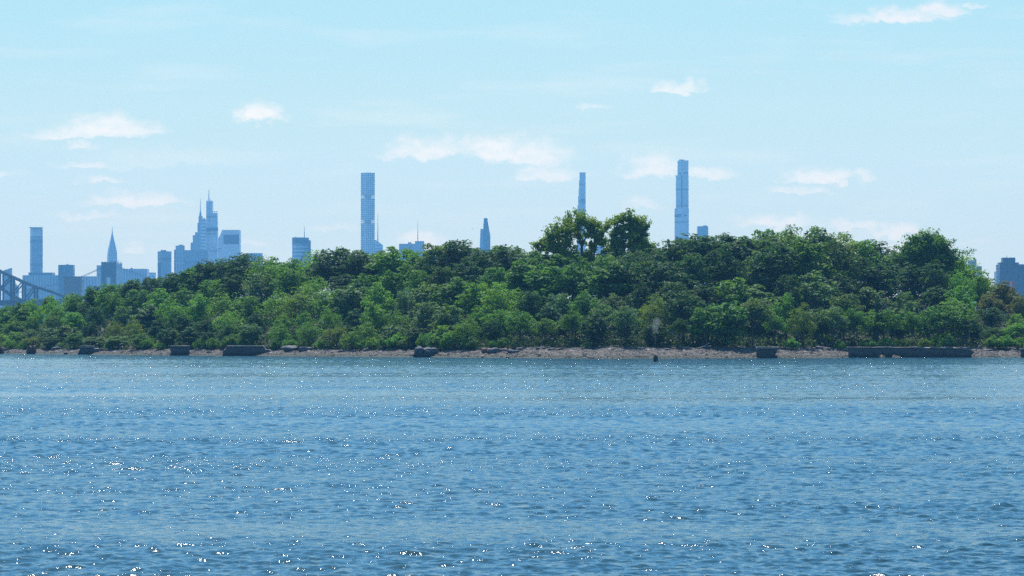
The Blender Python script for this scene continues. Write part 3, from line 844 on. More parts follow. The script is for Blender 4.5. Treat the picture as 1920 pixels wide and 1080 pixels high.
def crown_pts(seed, rad, hgt, nl, per, lobe=(.22, .36), leaf=.42, spiky=0.0, low=-.55, asp=1.7, fill=.15, shellp=.8, upb=.5):
    """leaf centres + normals of a lumpy crown, base at z=0 centre at hgt/2"""
    r = np.random.default_rng(seed)
    Cs, Ns, Vs, lobes = [], [], [], []
    for k in range(nl):
        while True:
            d = r.normal(size=3); d /= np.linalg.norm(d)
            if d[2] > low: break
        rr = r.uniform(.45, .95) if r.uniform() > .2 else r.uniform(.1, .5)
        # rounded, broadest below middle
        prof = 1 - .25 * max(d[2], 0)
        c = np.array([d[0] * rad * rr * prof, d[1] * rad * rr * prof, hgt * .5 + d[2] * hgt * .5 * rr])
        lr = rad * r.uniform(*lobe)
        lobes.append((c, lr))
        n = int(per * r.uniform(.7, 1.3) * (lr / (rad * .3)) ** 1.6)
        dd = r.normal(size=(n, 3)); dd /= np.linalg.norm(dd, axis=1, keepdims=True)
        dd[:, 2] = np.where(r.uniform(size=n) < upb, np.abs(dd[:, 2]), dd[:, 2])
        q = r.uniform(shellp, 1.08, (n, 1)); q[r.uniform(size=(n, 1)) < fill] *= .6
        if spiky:
            q *= 1 + spiky * np.maximum(0, np.sin(dd[:, :1] * 9 + k) * np.sin(dd[:, 1:2] * 9 + 2 * k))
        sq = np.array([1, 1, .82])
        P = c + dd * q * lr * sq
        nn = dd * .7 + r.normal(size=(n, 3)) * .45 + np.array([0, -.05, .42]); nn /= np.linalg.norm(nn, axis=1, keepdims=True)
        Cs.append(P); Ns.append(nn)
        Vs.append(np.clip(r.normal(.42 + r.uniform(-.12, .12), .2, n), 0, 1))
    return np.concatenate(Cs), np.concatenate(Ns), np.concatenate(Vs), lobes, r

def tube(pts, rads, sides=6):
    V, Fc = [], []
    for i, (p, ra) in enumerate(zip(pts, rads)):
        p = Vector(p)
        d = (Vector(pts[min(i + 1, len(pts) - 1)]) - Vector(pts[max(i - 1, 0)])).normalized()
        s = d.cross(Vector((0.13, 1, .2))).normalized(); t = s.cross(d)
        for k in range(sides):
            a = 2 * math.pi * k / sides
            V.append(tuple(p + (s * math.cos(a) + t * math.sin(a)) * ra))
    for i in range(len(pts) - 1):
        for k in range(sides):
            a = i * sides + k; b = i * sides + (k + 1) % sides
            Fc.append((a, b, b + sides, a + sides))
    return V, Fc

def wood(name, paths, mat=None):
    V, Fc = [], []
    for pts, rads in paths:
        v, f = tube(pts, rads); o = len(V); V += v; Fc += [tuple(i + o for i in q) for q in f]
    return npmesh(name, V, Fc, mat or M['bark'], True)

PROTO = []
def proto(kind, seed, H, rad, trunk, **kw):
    """H total height, crown from trunk height up"""
    ch = H - trunk
    C, Nn, Vv, lobes, r = crown_pts(seed, rad, ch, **kw)
    leaf = kw.get('leaf', .42); asp = kw.get('asp', 1.7)
    C = C + np.array([0, 0, trunk])
    top = C[:, 2].max(); C[:, 2] *= H / top
    V, Fq = leaf_quads(C, Nn, leaf, r, asp)
    me = npmesh('crown', V, Fq, M['leaf'], False, attr=Vv)
    paths = []
    th = trunk + ch * .55
    lean = r.normal(0, .25, 2)
    pts = [(0, 0, -.6), (lean[0] * .3, lean[1] * .3, th * .4), (lean[0], lean[1], th)]
    br = .018 * H + .04
    paths.append((pts, [br, br * .75, br * .35]))
    for c, lr in lobes[::max(1, len(lobes) // 11)]:
        z0 = min(trunk * .8 + r.uniform(.1, .5) * ch * .5, th * .95)
        f = z0 / th
        a = np.array([lean[0] * f, lean[1] * f, z0]); b = c + np.array([0, 0, trunk])
        mid = (a + b) / 2 + np.array([0, 0, .08 * ch])
        paths.append(([tuple(a), tuple(mid), tuple(b)], [br * .42, br * .26, br * .1]))
    tm = wood('trunk', paths)
    PROTO.append(dict(kind=kind, H=H, rad=rad, crown=me, trunk=tm))

# medium / large broadleaf, feathery, tall, shrubs
proto('round', 11, 12, 4.3, .8, nl=120, per=70, leaf=0.302, lobe=(.12, .24), low=-.95)
proto('round', 12, 12, 4.0, .8, nl=140, per=62, leaf=0.286, lobe=(.1, .22), low=-.95)
proto('round', 13, 12, 4.6, .8, nl=105, per=81, leaf=0.336, lobe=(.14, .26), low=-.9)
proto('round', 14, 12, 3.8, .6, nl=135, per=62, leaf=0.286, lobe=(.1, .2), spiky=.35, low=-.95)
proto('feather', 21, 11, 4.6, .8, nl=150, per=62, leaf=0.218, lobe=(.1, .2), spiky=.6, asp=2.3, low=-.9)
proto('feather', 22, 11, 4.9, .8, nl=150, per=62, leaf=0.218, lobe=(.1, .2), spiky=.6, asp=2.3, low=-.8)
proto('tall', 31, 16, 3.6, 1.0, nl=150, per=62, leaf=0.302, lobe=(.13, .27), low=-.98)
proto('tall', 32, 16, 4.0, 1.2, nl=150, per=62, leaf=0.319, lobe=(.12, .25), spiky=.3, low=-.98)
proto('drape', 41, 9, 3.0, .2, nl=120, per=62, leaf=0.269, lobe=(.13, .26), low=-1)
proto('drape', 42, 9, 2.6, .2, nl=110, per=62, leaf=0.269, lobe=(.13, .27), low=-1, spiky=.25)
proto('overhang', 61, 9, 4.4, 3.0, nl=105, per=70, leaf=0.286, lobe=(.12, .24), low=-.5)
proto('overhang', 62, 9, 4.2, 2.6, nl=115, per=67, leaf=0.269, lobe=(.1, .22), low=-.6, spiky=.3)
proto('bush', 51, 2.6, 2.2, .0, nl=40, per=67, leaf=0.202, lobe=(.16, .3), low=-.6)
proto('bush', 52, 2.6, 1.9, .0, nl=36, per=70, leaf=0.202, lobe=(.18, .32), low=-.6, spiky=.4)
proto('bush', 53, 2.2, 2.6, .0, nl=44, per=70, leaf=0.168, lobe=(.12, .26), low=-.4, spiky=.8, asp=2.4)
KIND = {}
for p in PROTO: KIND.setdefault(p['kind'], []).append(p)

SPEC = {  # name -> (proto kinds, base colour, adjective)
 'dark':   (('round', 'tall'), (.048, .098, .034), 'dark green'),
 'mid':    (('round', 'drape'), (.092, .19, .036), 'mid-green'),
 'bright': (('feather', 'round'), (.12, .24, .036), 'bright green'),
 'grey':   (('round', 'drape'), (.105, .17, .07), 'grey-green'),
 'olive':  (('feather',), (.13, .19, .038), 'olive-green'),
 'brown':  (('round',), (.12, .125, .042), 'brownish'),
}
# parts of the wood where the colour is plain to see (photo pixels): x, y, radius, species
PATCH = [(600, 520, 45, 'bright'), (560, 600, 70, 'bright'), (490, 590, 32, 'dark'), (440, 575, 60, 'bright'), (330, 560, 60, 'bright'),
         (240, 590, 35, 'grey'), (130, 590, 40, 'bright'), (190, 545, 50, 'mid'), (310, 520, 40, 'dark'), (430, 500, 60, 'dark'),
         (380, 530, 50, 'mid'), (700, 590, 60, 'bright'), (690, 510, 40, 'grey'), (640, 480, 40, 'dark'), (780, 500, 35, 'bright'),
         (800, 560, 45, 'grey'), (850, 620, 40, 'bright'), (910, 570, 55, 'bright'), (880, 480, 50, 'dark'), (960, 500, 60, 'mid'),
         (1010, 570, 45, 'dark'), (1080, 570, 50, 'mid'), (1080, 500, 60, 'mid'), (1240, 500, 60, 'dark'), (1250, 570, 20, 'bright'), (1310, 490, 60, 'dark'),
         (1330, 580, 50, 'mid'), (1180, 580, 50, 'grey'), (1430, 480, 50, 'grey'), (1530, 445, 85, 'olive'), (1530, 520, 40, 'grey'), (1590, 560, 50, 'mid'),
         (1470, 545, 30, 'bright'), (1670, 530, 60, 'grey'), (1730, 480, 50, 'dark'), (1790, 520, 45, 'bright'), (1690, 610, 60, 'mid'), (1750, 600, 50, 'mid'),
         (1830, 590, 45, 'dark'), (1880, 560, 50, 'brown'), (1905, 600, 35, 'bright'), (20, 600, 40, 'mid'), (70, 590, 25, 'bright')]
def species(px, py):
    best, bs = 1.0, None
    for (x, y, r, s) in PATCH:
        d = math.hypot(px - x, (py - y) * 1.3) / r
        if d < best: best, bs = d, s
    if bs and random.random() < .82: return bs
    return random.choices(['dark', 'mid', 'grey', 'bright', 'olive'], [4, 4, 3, 2, 1])[0]

SHORE_LM = [(0, 'left frame edge'), (57, 'rusty ruin'), (167, 'notched block'), (270, 'dark post'), (337, 'square block'), (464, 'long block'), (550, 'boulder pair'),
            (672, 'arching bush'), (798, 'forked boulder'), (945, 'rock pile'), (1080, 'flat slab'), (1229, 'river piling'), (1310, 'driftwood'),
            (1440, 'tabletop block'), (1590, 'broken wall\'s left end'), (1825, 'wall\'s right end'), (1920, 'right frame edge')]
RIDGE_LM = [(0, 'left frame edge'), (66, 'leftmost tower'), (136, 'masonry pier'), (209, 'needle spire'), (307, 'notched tower'), (391, 'spired towers'), (476, 'striped rooftop'), (564, 'dark-topped block'),
            (689, 'grid tower'), (783, 'roof mast'), (909, 'wedge tower'), (1060, 'open-crowned tree'), (1178, 'smaller open tree'), (1280, 'tallest tower'), (1425, 'cream cloud gap'),
            (1530, 'feathery dome'), (1722, 'high oak'), (1825, 'grey rooftop'), (1893, 'apartment block'), (1960, 'right frame edge')]
RIDGE_LM = [l for l in RIDGE_LM if l[1] != 'cream cloud gap']
ROWS = {1: 'front-row', 2: 'second-row', 3: 'mid-slope', 4: 'upper-slope', 5: 'ridge', 6: 'back-ridge'}

pending = []
def place(kind_list, x, y, z, height, width, col, rowid=None, px=None, spec=None, rz=None):
    p = random.choice(KIND[random.choice(kind_list)])
    o = bpy.data.objects.new('leafy_tree', None)
    o.location = (x, y, z - .1); o.rotation_euler = (0, 0, random.uniform(0, 6.28) if rz is None else rz)
    s = width / (2 * p['rad']) / 1.0
    o.scale = (s * random.uniform(.92, 1.08), s * random.uniform(.92, 1.08), height / p['H'])
    COL.objects.link(o)
    o.empty_display_size = 1
    c = bpy.data.objects.new('crown', p['crown']); c.parent = o; COL.objects.link(c)
    v_ = random.uniform(.82, 1.2)
    c.color = (col[0] * v_ * random.uniform(.9, 1.12), col[1] * v_, col[2] * v_ * random.uniform(.85, 1.15), 1)
    t = bpy.data.objects.new('trunk', p['trunk']); t.parent = o; COL.objects.link(t)
    pending.append((o, rowid, px, spec, height))
    return o

SKIP_RIDGE = [(1012, 1215)]
rowdef = [(1, 11.8, .27, 5.4, .42), (2, 25, .45, 5.4, .45), (3, 40, .64, 5.7, .5), (4, 56, .82, 5.8, .5), (5, 74, 1.0, 5.0, .5), (6, 87, 1.0, 5.6, .5)]
for (rid, dd, f, sp, wr) in rowdef:
    px = -70 + random.uniform(0, 30)
    while px < 1995:
        D0 = shore_px(px) + dd + (3.2 if rid == 1 and px > 930 else 0) + random.uniform(-3.5, 3.5) * (.5 if rid == 1 else 1)
        sy = skyline(px)
        jit = random.uniform(-.13, .08) if rid < 3 and px > 930 else random.uniform(-.07, .05) if rid < 5 else random.uniform(-.05, .02)
        base = 655.0
        if px > 950: f_ = {1: .37, 2: .46, 3: .62, 4: .86}.get(rid, f)
        else: f_ = f
        ty = base - (base - sy) * (f_ + jit)
        if rid >= 5: ty = max(ty, sy - 3)
        x = xat(px, D0); z = ground_at(x, D0)
        h = zat(ty, D0) - z
        wd = min(max(h * .92, 6.2), 11.5) * random.uniform(.75, 1.3)
        if h > 2.5:
            sname = species(px, ty + 18)
            kinds, colr, adj = SPEC[sname]
            k = kinds
            if h > 13.5 and 'feather' not in kinds: k = ('tall', 'round')
            if rid in (3, 4) and px > 1190 and sname in ('mid', 'grey') and random.random() < .5: sname = 'dark'; kinds, colr, adj = SPEC[sname]; k = ('tall', 'round')
            if rid <= 2 and sname in ('mid', 'grey', 'dark'): k = ('drape', 'round')
            if rid <= 2 and px > 930 and random.random() < (.62 if rid == 1 else .45): k = ('overhang',)
            hh = min(h, 17.5)
            place(k, x, D0, z + max(0, h - hh), hh, wd, colr, rid, px, sname)
        stepm = sp * random.uniform(.82, 1.2) * (.75 if sy > 560 else 1)
        px += stepm / D0 * F

def nearest_interval(px, lms):
    for (a, na), (b, nb) in zip(lms, lms[1:]):
        if a <= px < b: return na, nb
    return (None, None)
ORD = ['first', 'second', 'third', 'fourth', 'fifth', 'sixth', 'seventh', 'eighth', 'ninth', 'tenth']
CARD = ['', 'one', 'two', 'three', 'four', 'five', 'six', 'seven', 'eight', 'nine', 'ten']
buckets = {}
for it in pending:
    o, rid, px, s, h = it
    lms = RIDGE_LM if rid >= 4 else SHORE_LM
    px_ = min(max(px, 0), 1919)
    na, nb = nearest_interval(px_, lms)
    buckets.setdefault((rid, na, nb, s), []).append(it)
for (rid, na, nb, s), its in buckets.items():
    its.sort(key=lambda q: q[2]); n = len(its)
    adj = SPEC[s][2]
    for i, (o, _, px, _, h) in enumerate(its):
        if n == 1: w_ = 'the only one between'
        elif n == 2: w_ = ('left' if i == 0 else 'right') + ' of two between'
        elif n == 3: w_ = ('left', 'middle', 'right')[i] + ' of three between'
        else: w_ = ORD[i] + ' of ' + CARD[n] + ' between'
        tag(o, f"{adj} {ROWS[rid]} tree, {w_} {na} and {nb}", 'tree', 'trees covering the island')

# ------------------------------------------------------------------ special trees
def open_tree(label, pxc, D, base_py, clusters, stems, col, seed, dens=150, leaf=.3):
    """tree whose limbs show: clusters = (px,py,radius m, depth offset); stems = lists of px,py joints from the base up"""
    r = np.random.default_rng(seed)
    x = xat(pxc, D); z = ground_at(x, D)
    root = thing('open_crowned_tree', (x, D, z - .1), label, 'tree', None)
    org = np.array([x, D, z - .1])
    paths = []; joints = []
    for st, r0, r1 in stems:
        pts = []
        for k, (a, b) in enumerate(st):
            p = at(a, b, D) if b is not None else Vector((xat(a, D), D, z - .5))
            pts.append(np.array([p.x, p.y + (0 if k == 0 else r.uniform(-.3, .3)), p.z]) - org)
        rd = np.linspace(r0, r1, len(pts)); paths.append(([tuple(p) for p in pts], list(rd)))
        for i in range(len(pts) - 1):
            for t in (0, .5, 1): joints.append((pts[i] * (1 - t) + pts[i + 1] * t, rd[i]))
    Cs, Ns, Vs = [], [], []
    for (a, b, rad, off) in clusters:
        p = at(a, b, D); c = np.array([p.x + r.normal(0, .25), p.y + off, p.z + r.normal(0, .22)]) - org
        # limb from the best joint below
        best = min(joints, key=lambda j: np.linalg.norm(j[0] - c) + max(0, (j[0][2] - c[2]) + .5) * 2.5)
        j = best[0]; mid = (j + c) / 2 + np.array([0, 0, -.12 * np.linalg.norm(c - j)])
        paths.append(([tuple(j), tuple(mid), tuple(c)], [min(best[1] * .7, .13), .09, .04]))
        for k in range(9):
            e = c + r.normal(size=3) * rad * np.array([.72, .72, .5])
            paths.append(([tuple(mid), tuple((mid + e) / 2 + np.array([0, 0, .1])), tuple(e)], [.07, .05, .02]))
            n = int(dens * rad ** 2 * .3 * r.uniform(.6, 1.5))
            dd = r.normal(size=(n, 3)); dd /= np.linalg.norm(dd, axis=1, keepdims=True)
            tt = r.uniform(.25, 1.15, (n, 1)); P = mid * (1 - tt) + e * tt + r.normal(size=(n, 3)) * rad * .27 * np.array([1, 1, .75]) + np.array([0, 0, .1])
            nn = dd * .5 + r.normal(size=(n, 3)) * .6 + np.array([0, 0, .3]); nn /= np.linalg.norm(nn, axis=1, keepdims=True)
            Cs.append(P); Ns.append(nn); Vs.append(np.clip(r.normal(.5, .22, n), 0, 1))
    V, Fq = leaf_quads(np.concatenate(Cs), np.concatenate(Ns), leaf, r, 1.7)
    c = link('crown', npmesh('crown', V, Fq, M['leaf'], attr=np.concatenate(Vs)), root); c.color = (*col, 1)
    link('trunk', wood('trunk', paths), root)
    return root

D1 = 700
open_tree('tall olive tree with open see-through crown and forked limbs, in front of the thin tower', 1088, D1, 470,
    [(1008, 457, 1.0, 0), (1022, 452, 1.2, 1), (1038, 440, 1.3, -1), (1030, 462, 1.3, 0), (1046, 458, 1.3, 1), (1052, 428, 1.3, 0), (1040, 424, .8, 0), (1062, 414, 1.4, 1), (1072, 426, 1.4, -1),
     (1085, 409, 1.5, 0), (1078, 442, 1.2, 1), (1060, 444, 1.2, 0), (1064, 458, 1.4, -1), (1098, 416, 1.0, 1), (1108, 420, 1.3, 0), (1102, 438, 1.2, 0), (1120, 424, 1.3, 1),
     (1134, 422, 1.0, 0), (1128, 438, 1.3, -1), (1116, 446, 1.2, 1), (1130, 452, 1.3, 0), (1108, 460, 1.1, 1), (1014, 470, 1.0, 0), (1034, 474, 1.3, 1), (1050, 474, 1.5, 0),
     (1070, 476, 1.6, -1), (1086, 480, 1.6, 0), (1104, 478, 1.3, 1), (1048, 490, 1.7, 0), (1075, 494, 1.8, 0), (1100, 496, 1.7, 1), (1026, 488, 1.4, 0), (1000, 480, 1.3, 0), (1124, 488, 1.4, 0), (1138, 468, 1.0, 1), (1094, 452, .8, 1), (1062, 434, .9, 0), (1046, 436, .9, 1)],
    [([(1090, None), (1091, 500), (1091, 458), (1084, 440), (1082, 425)], .42, .12), ([(1091, 458), (1100, 444), (1101, 430)], .22, .08),
     ([(1090, 500), (1070, 478), (1050, 460)], .2, .08), ([(1091, 498), (1114, 478), (1118, 462), (1124, 450)], .26, .1), ([(1072, 480), (1040, 466), (1012, 460)], .14, .05)],
    (.16, .225, .034), 91)
open_tree('smaller open-crowned tree right beside the tall see-through one, forked trunk showing', 1176, D1 + 4, 470,
    [(1150, 416, 1.1, 0), (1162, 409, 1.2, 1), (1176, 407, 1.2, 0), (1190, 408, 1.2, -1), (1202, 412, 1.0, 0), (1150, 432, 1.2, 1), (1146, 446, 1.2, 0), (1176, 424, 1.3, 0),
     (1190, 426, 1.4, 1), (1204, 424, 1.0, 0), (1214, 420, .7, 0), (1180, 442, 1.5, -1), (1196, 444, 1.3, 0), (1208, 440, .8, 0), (1212, 452, 1.1, 1), (1152, 460, 1.3, 0), (1170, 460, 1.2, 1),
     (1186, 462, 1.6, 0), (1202, 464, 1.4, 0), (1220, 462, 1.2, 0), (1150, 478, 1.5, 0), (1170, 480, 1.7, 0), (1192, 482, 1.7, 1), (1212, 480, 1.5, 0), (1226, 474, 1.3, 0), (1144, 492, 1.4, 0), (1164, 448, .9, 0), (1168, 432, .8, 1), (1190, 452, 1.0, 1)],
    [([(1172, None), (1172, 490), (1170, 458), (1162, 436), (1158, 424)], .36, .1), ([(1170, 460), (1176, 440), (1184, 424)], .2, .08), ([(1172, 486), (1195, 462), (1206, 446)], .2, .07)],
    (.135, .21, .034), 92)
# high oak on the right with visible trunk
open_tree('dark high oak with visible trunk rising above the right shoulder of the woods', 1734, 705, 470,
    [(1708, 458, 1.6, 0), (1698, 468, 1.6, 1), (1718, 449, 1.4, 0), (1732, 446, 1.3, 0), (1741, 443, 1.1, 1), (1724, 462, 1.8, 0), (1742, 458, 1.7, 0), (1757, 452, 1.5, 1), (1764, 462, 1.6, 0),
     (1750, 470, 1.9, -1), (1775, 473, 1.8, 0), (1710, 478, 1.9, 0), (1732, 480, 2, 1), (1696, 484, 1.8, 0), (1770, 486, 1.9, 0), (1752, 492, 1.8, 0), (1716, 496, 2, 0), (1702, 508, 1.9, 0), (1786, 480, 1.5, 1),
     (1724, 512, 1.6, -1), (1762, 506, 1.7, 1), (1688, 498, 1.7, 0)],
    [([(1734, None), (1736, 560), (1735, 520), (1738, 490), (1740, 466)], .5, .16), ([(1735, 525), (1716, 500), (1708, 480)], .24, .08), ([(1736, 515), (1758, 492), (1766, 470)], .24, .08)],
    (.085, .17, .038), 93, dens=120)
# ivy-clad poles / snags in the right wood
def ivy_snag(label, px, D, ytop, lean, col, seed, w=.9, fork=None):
    x = xat(px, D); z = ground_at(x, D); h = zat(ytop, D) - z
    root = thing('ivy_clad_trunk', (x, D, z - .1), label, 'tree')
    r = np.random.default_rng(seed)
    n = 900
    t = r.uniform(0, 1, n); a = r.uniform(0, 6.28, n)
    ww = w * (.5 + .5 * np.sin(t * 9 + seed) * .4 + .3 * (1 - t))
    C = np.stack([lean * t + ww * np.cos(a) * r.uniform(.5, 1, n), ww * np.sin(a), t * h], 1)
    Nn = np.stack([np.cos(a), np.sin(a), r.normal(0, .5, n)], 1); Nn /= np.linalg.norm(Nn, axis=1, keepdims=True)
    V, Fq = leaf_quads(C, Nn, .3, r)
    c = link('ivy', npmesh('ivy', V, Fq, M['leaf'], attr=np.clip(r.normal(.4, .2, n), 0, 1)), root); c.color = (*col, 1)
    paths = [([(0, 0, -.3), (lean * .5, 0, h * .5), (lean, 0, h * 1.02)], [.3, .22, .1])]
    if fork: paths.append(([(lean * .6, 0, h * .6), (lean * .6 + fork * .5, -.2, h * .8), (lean * .6 + fork, -.3, h * .9)], [.14, .1, .05]))
    link('trunk', wood('trunk', paths), root)
ivy_snag('dark ivy-clad bare trunk standing in front of the woods above the broken wall', 1641, shore_px(1641) + 13.5, 556, .5, (.045, .085, .035), 5, .9, 2.4)
ivy_snag('slim dark ivy-wrapped trunk between the tabletop block and the broken wall', 1494, shore_px(1494) + 22, 545, -.2, (.04, .075, .03), 6, .6, -1.2)
def bare_stems(name, label, cat, px, D, items, mat='pale_bark', z_off=0.0):
    x = xat(px, D); z = ground_at(x, D) + z_off
    root = thing(name, (x, D, z), label, cat)
    link('branches', wood('branches', [([tuple(Vector(p)) for p in pts], rads) for pts, rads in items], M[mat]), root)
bare_stems('bare_snag', 'thin pale leafless stems leaning left of the high oak trunk', 'dead tree', 1722, shore_px(1722) + 26,
           [([(0, 0, -.5), (.6, 0, 4), (1.6, 0, 8.2)], [.12, .09, .04]), ([(.6, 0, 4), (.1, 0, 6.2), (-.2, 0, 7.6)], [.08, .06, .03]), ([(1.1, 0, 6), (2.1, 0, 7.4), (2.6, 0, 8.4)], [.06, .05, .03])])

# ------------------------------------------------------------------ shrubs along the beach
SH = [(18, 2.6, 'mid'), (45, 2.2, 'mid'), (95, 2.4, 'mid'), (112, 1.8, 'grey'), (205, 2.0, 'mid'), (275, 2.7, 'bright'), (300, 2.0, 'bright'), (375, 2.6, 'mid'), (400, 2.8, 'mid'), (428, 2.4, 'bright'),
      (455, 2.2, 'mid'), (432, 3.4, 'mid'), (520, 2.6, 'mid'), (545, 2.3, 'bright'), (570, 2.0, 'olive'), (600, 2.0, 'bright'), (660, 3.4, 'olive'), (690, 3.0, 'bright'), (725, 2.8, 'mid'), (745, 3.4, 'bright'),
      (765, 2.6, 'olive'), (800, 3.4, 'bright'), (825, 3.6, 'mid'), (850, 3.6, 'bright'), (880, 2.8, 'mid'), (925, 2.0, 'bright'), (945, 2.2, 'mid'), (965, 1.7, 'grey'), (1100, 1.6, 'grey'),
      (1484, 2.4, 'bright'), (1575, 2.0, 'bright'), (1630, 2.6, 'mid'), (1665, 2.8, 'mid'), (1700, 2.4, 'olive'), (1735, 2.4, 'olive'), (1765, 3.6, 'mid'),
      (1780, 2.8, 'grey'), (1862, 3.0, 'bright'), (1885, 3.0, 'bright'), (1908, 2.4, 'bright')]
bpend = []
for (px, h, s) in SH:
    D0 = shore_px(px) + 9.5 + random.uniform(-.8, 1.2)
    x = xat(px, D0); z = ground_at(x, D0)
    kinds = ('bush',)
    o = place(kinds, x, D0, z, h, h * random.uniform(1.25, 1.7), SPEC[s][1], None, px, s)
    o.name = 'shore_bush'; bpend.append((px, o, s))
pending_b = {}
for px, o, s in bpend:
    na, nb = nearest_interval(min(max(px, 0), 1919), SHORE_LM); pending_b.setdefault((na, nb, s), []).append((px, o))
for (na, nb, s), its in pending_b.items():
    its.sort(key=lambda q: q[0]); n = len(its)
    for i, (px, o) in enumerate(its):
        w_ = 'the only one between' if n == 1 else (('left' if i == 0 else 'right') + ' of two between') if n == 2 else f"{ORD[i]} of {CARD[n]} between"
        tag(o, f"low {SPEC[s][2]} beach-edge bush, {w_} {na} and {nb}", 'bush', 'bushes along the beach edge')
        if 655 <= px <= 665: o['label'] = 'arching olive-green bush overhanging the narrow beach, wider than its neighbours'

# ------------------------------------------------------------------ shore: concrete blocks, rocks, driftwood
def lumpy(name, sx, sy, sz, seed, mat, amp=.16, sub=3, flat=.0, freq=1.1):
    import bmesh
    bm = bmesh.new(); bmesh.ops.create_icosphere(bm, subdivisions=sub, radius=1)
    for v_ in bm.verts:
        q = v_.co.copy()
        n_ = mnoise.noise(q * freq + Vector((seed * 3.1, seed, 0))) + .5 * mnoise.noise(q * freq * 2.7 + Vector((seed, 0, seed)))
        q = q * (1 + amp * 2 * n_)
        m_ = max(abs(q.x), abs(q.y), abs(q.z)); q = q * (1 - flat) + (q / max(m_, .01)) * flat * q.length * .9
        v_.co = Vector((q.x * sx, q.y * sy, q.z * sz))
    me = bpy.data.meshes.new(name); bm.to_mesh(me); bm.free(); me.materials.append(mat)
    for p in me.polygons: p.use_smooth = True
    return me

def roughbox(name, prof, y0, dp, seed, mat, amp=.06, origin=(0, 0, 0)):
    """prof: outline in (x,z); extruded in depth with rows of cuts, then roughened"""
    import bmesh
    bm = bmesh.new()
    vs = [bm.verts.new((x, y0, z)) for x, z in prof]
    f = bm.faces.new(vs)
    ex = bmesh.ops.extrude_face_region(bm, geom=[f]); ev = [g for g in ex['geom'] if isinstance(g, bmesh.types.BMVert)]
    bmesh.ops.translate(bm, verts=ev, vec=(0, dp, 0))
    bmesh.ops.recalc_face_normals(bm, faces=bm.faces)
    bmesh.ops.bevel(bm, geom=list(bm.edges), offset=.05, segments=1, affect='EDGES')
    bmesh.ops.triangulate(bm, faces=bm.faces)
    for _ in range(2): bmesh.ops.subdivide_edges(bm, edges=[e for e in bm.edges if e.calc_length() > .5], cuts=1, use_grid_fill=True)
    bmesh.ops.triangulate(bm, faces=bm.faces)
    for v_ in bm.verts:
        q = v_.co
        d_ = Vector((mnoise.noise(q * .9 + Vector((seed, 0, 0))), mnoise.noise(q * .9 + Vector((0, seed, 7))), mnoise.noise(q * 1.3 + Vector((3, 0, seed)))))
        d2 = Vector((mnoise.noise(q * 3 + Vector((seed, 0, 0))), mnoise.noise(q * 3 + Vector((0, seed, 7))), mnoise.noise(q * 3.3 + Vector((3, 0, seed)))))
        v_.co = q + d_ * amp * 2 + d2 * amp
    me = bpy.data.meshes.new(name); bm.to_mesh(me); bm.free(); me.materials.append(mat)
    return me

def concrete_block(name, label, body, cap, D, dp=2.2, seed=1, bmat='concrete', cmat='cap', cdp=.25, extra=None, amp=.06, group='ruined concrete blocks along the waterline'):
    cxm = sum(p[0] for p in body) / len(body); xc = xat(cxm, D)
    root = thing(name, (xc, D, 0), label, 'concrete block', group)
    cv = lambda pts: [(xat(a, D) - xc, zat(b, D)) for a, b in pts]
    link('body', roughbox('body', cv(body), 0, dp, seed, M[bmat], amp * 1.5), root)
    if cap: link('cap_slab', roughbox('cap_slab', cv(cap), -cdp, dp + 2 * cdp, seed + 3, M[cmat], .025), root)
    return root
s = lambda px: shore_px(px)
concrete_block('concrete_block', 'dark concrete block with brown-capped left half and crumbled right corner', [(145, 667), (148, 660), (149.5, 653), (184, 653), (183.5, 657), (186, 664), (188, 667)],
    [(149, 653), (149, 648.3), (176, 648.3), (176, 653)], s(165) - 1, seed=2)
concrete_block('concrete_block', 'squarish dark concrete block with chipped top edge, on the left beach', [(317, 668), (320, 662), (319.5, 650.5), (354, 650.5), (353, 656), (356, 668)],
    [(319.5, 650.4), (319.5, 648), (354.5, 648), (354.5, 650.4)], s(336) - 1, seed=4)
concrete_block('concrete_block', 'long dark concrete block with sloping broken right end', [(415, 669), (420, 657), (424, 651), (494, 651), (498, 655), (509, 656.5), (506, 660), (509, 669)],
    [(424, 650.9), (426, 648), (493, 648), (495, 650.9)], s(463) - 1, seed=6, dp=3)
concrete_block('concrete_block', 'tabletop concrete block with pale overhanging slab, alone on the right beach', [(1420, 672), (1420, 655), (1457, 655), (1456, 661), (1452, 665), (1460, 672)],
    [(1418.5, 654.9), (1418.5, 650.3), (1461.5, 650.3), (1461.5, 654.9)], s(1440) - 1, seed=8, cdp=.4)
concrete_block('concrete_block', 'rusty open box-shaped ruin with notched top near the left edge', [(50, 665), (50.5, 652), (52, 649), (55, 648), (58, 651.5), (62, 648), (65, 648.5), (66, 653), (66, 665)],
    None, s(58) - 2, dp=2.0, seed=9, bmat='rusty')
concrete_block('concrete_block', 'dark block cut off by the right frame edge', [(1916, 672), (1916.5, 656), (1940, 655), (1942, 672)], [(1914.5, 655.9), (1914.5, 653), (1943, 653), (1943, 655)], s(1920) - 1, seed=12)
concrete_block('concrete_block', 'low dark rusty block cut off by the left frame edge', [(-14, 664), (-14, 652), (5, 652), (6, 656), (9, 664)], None, s(0) - 1, seed=13, bmat='rusty')
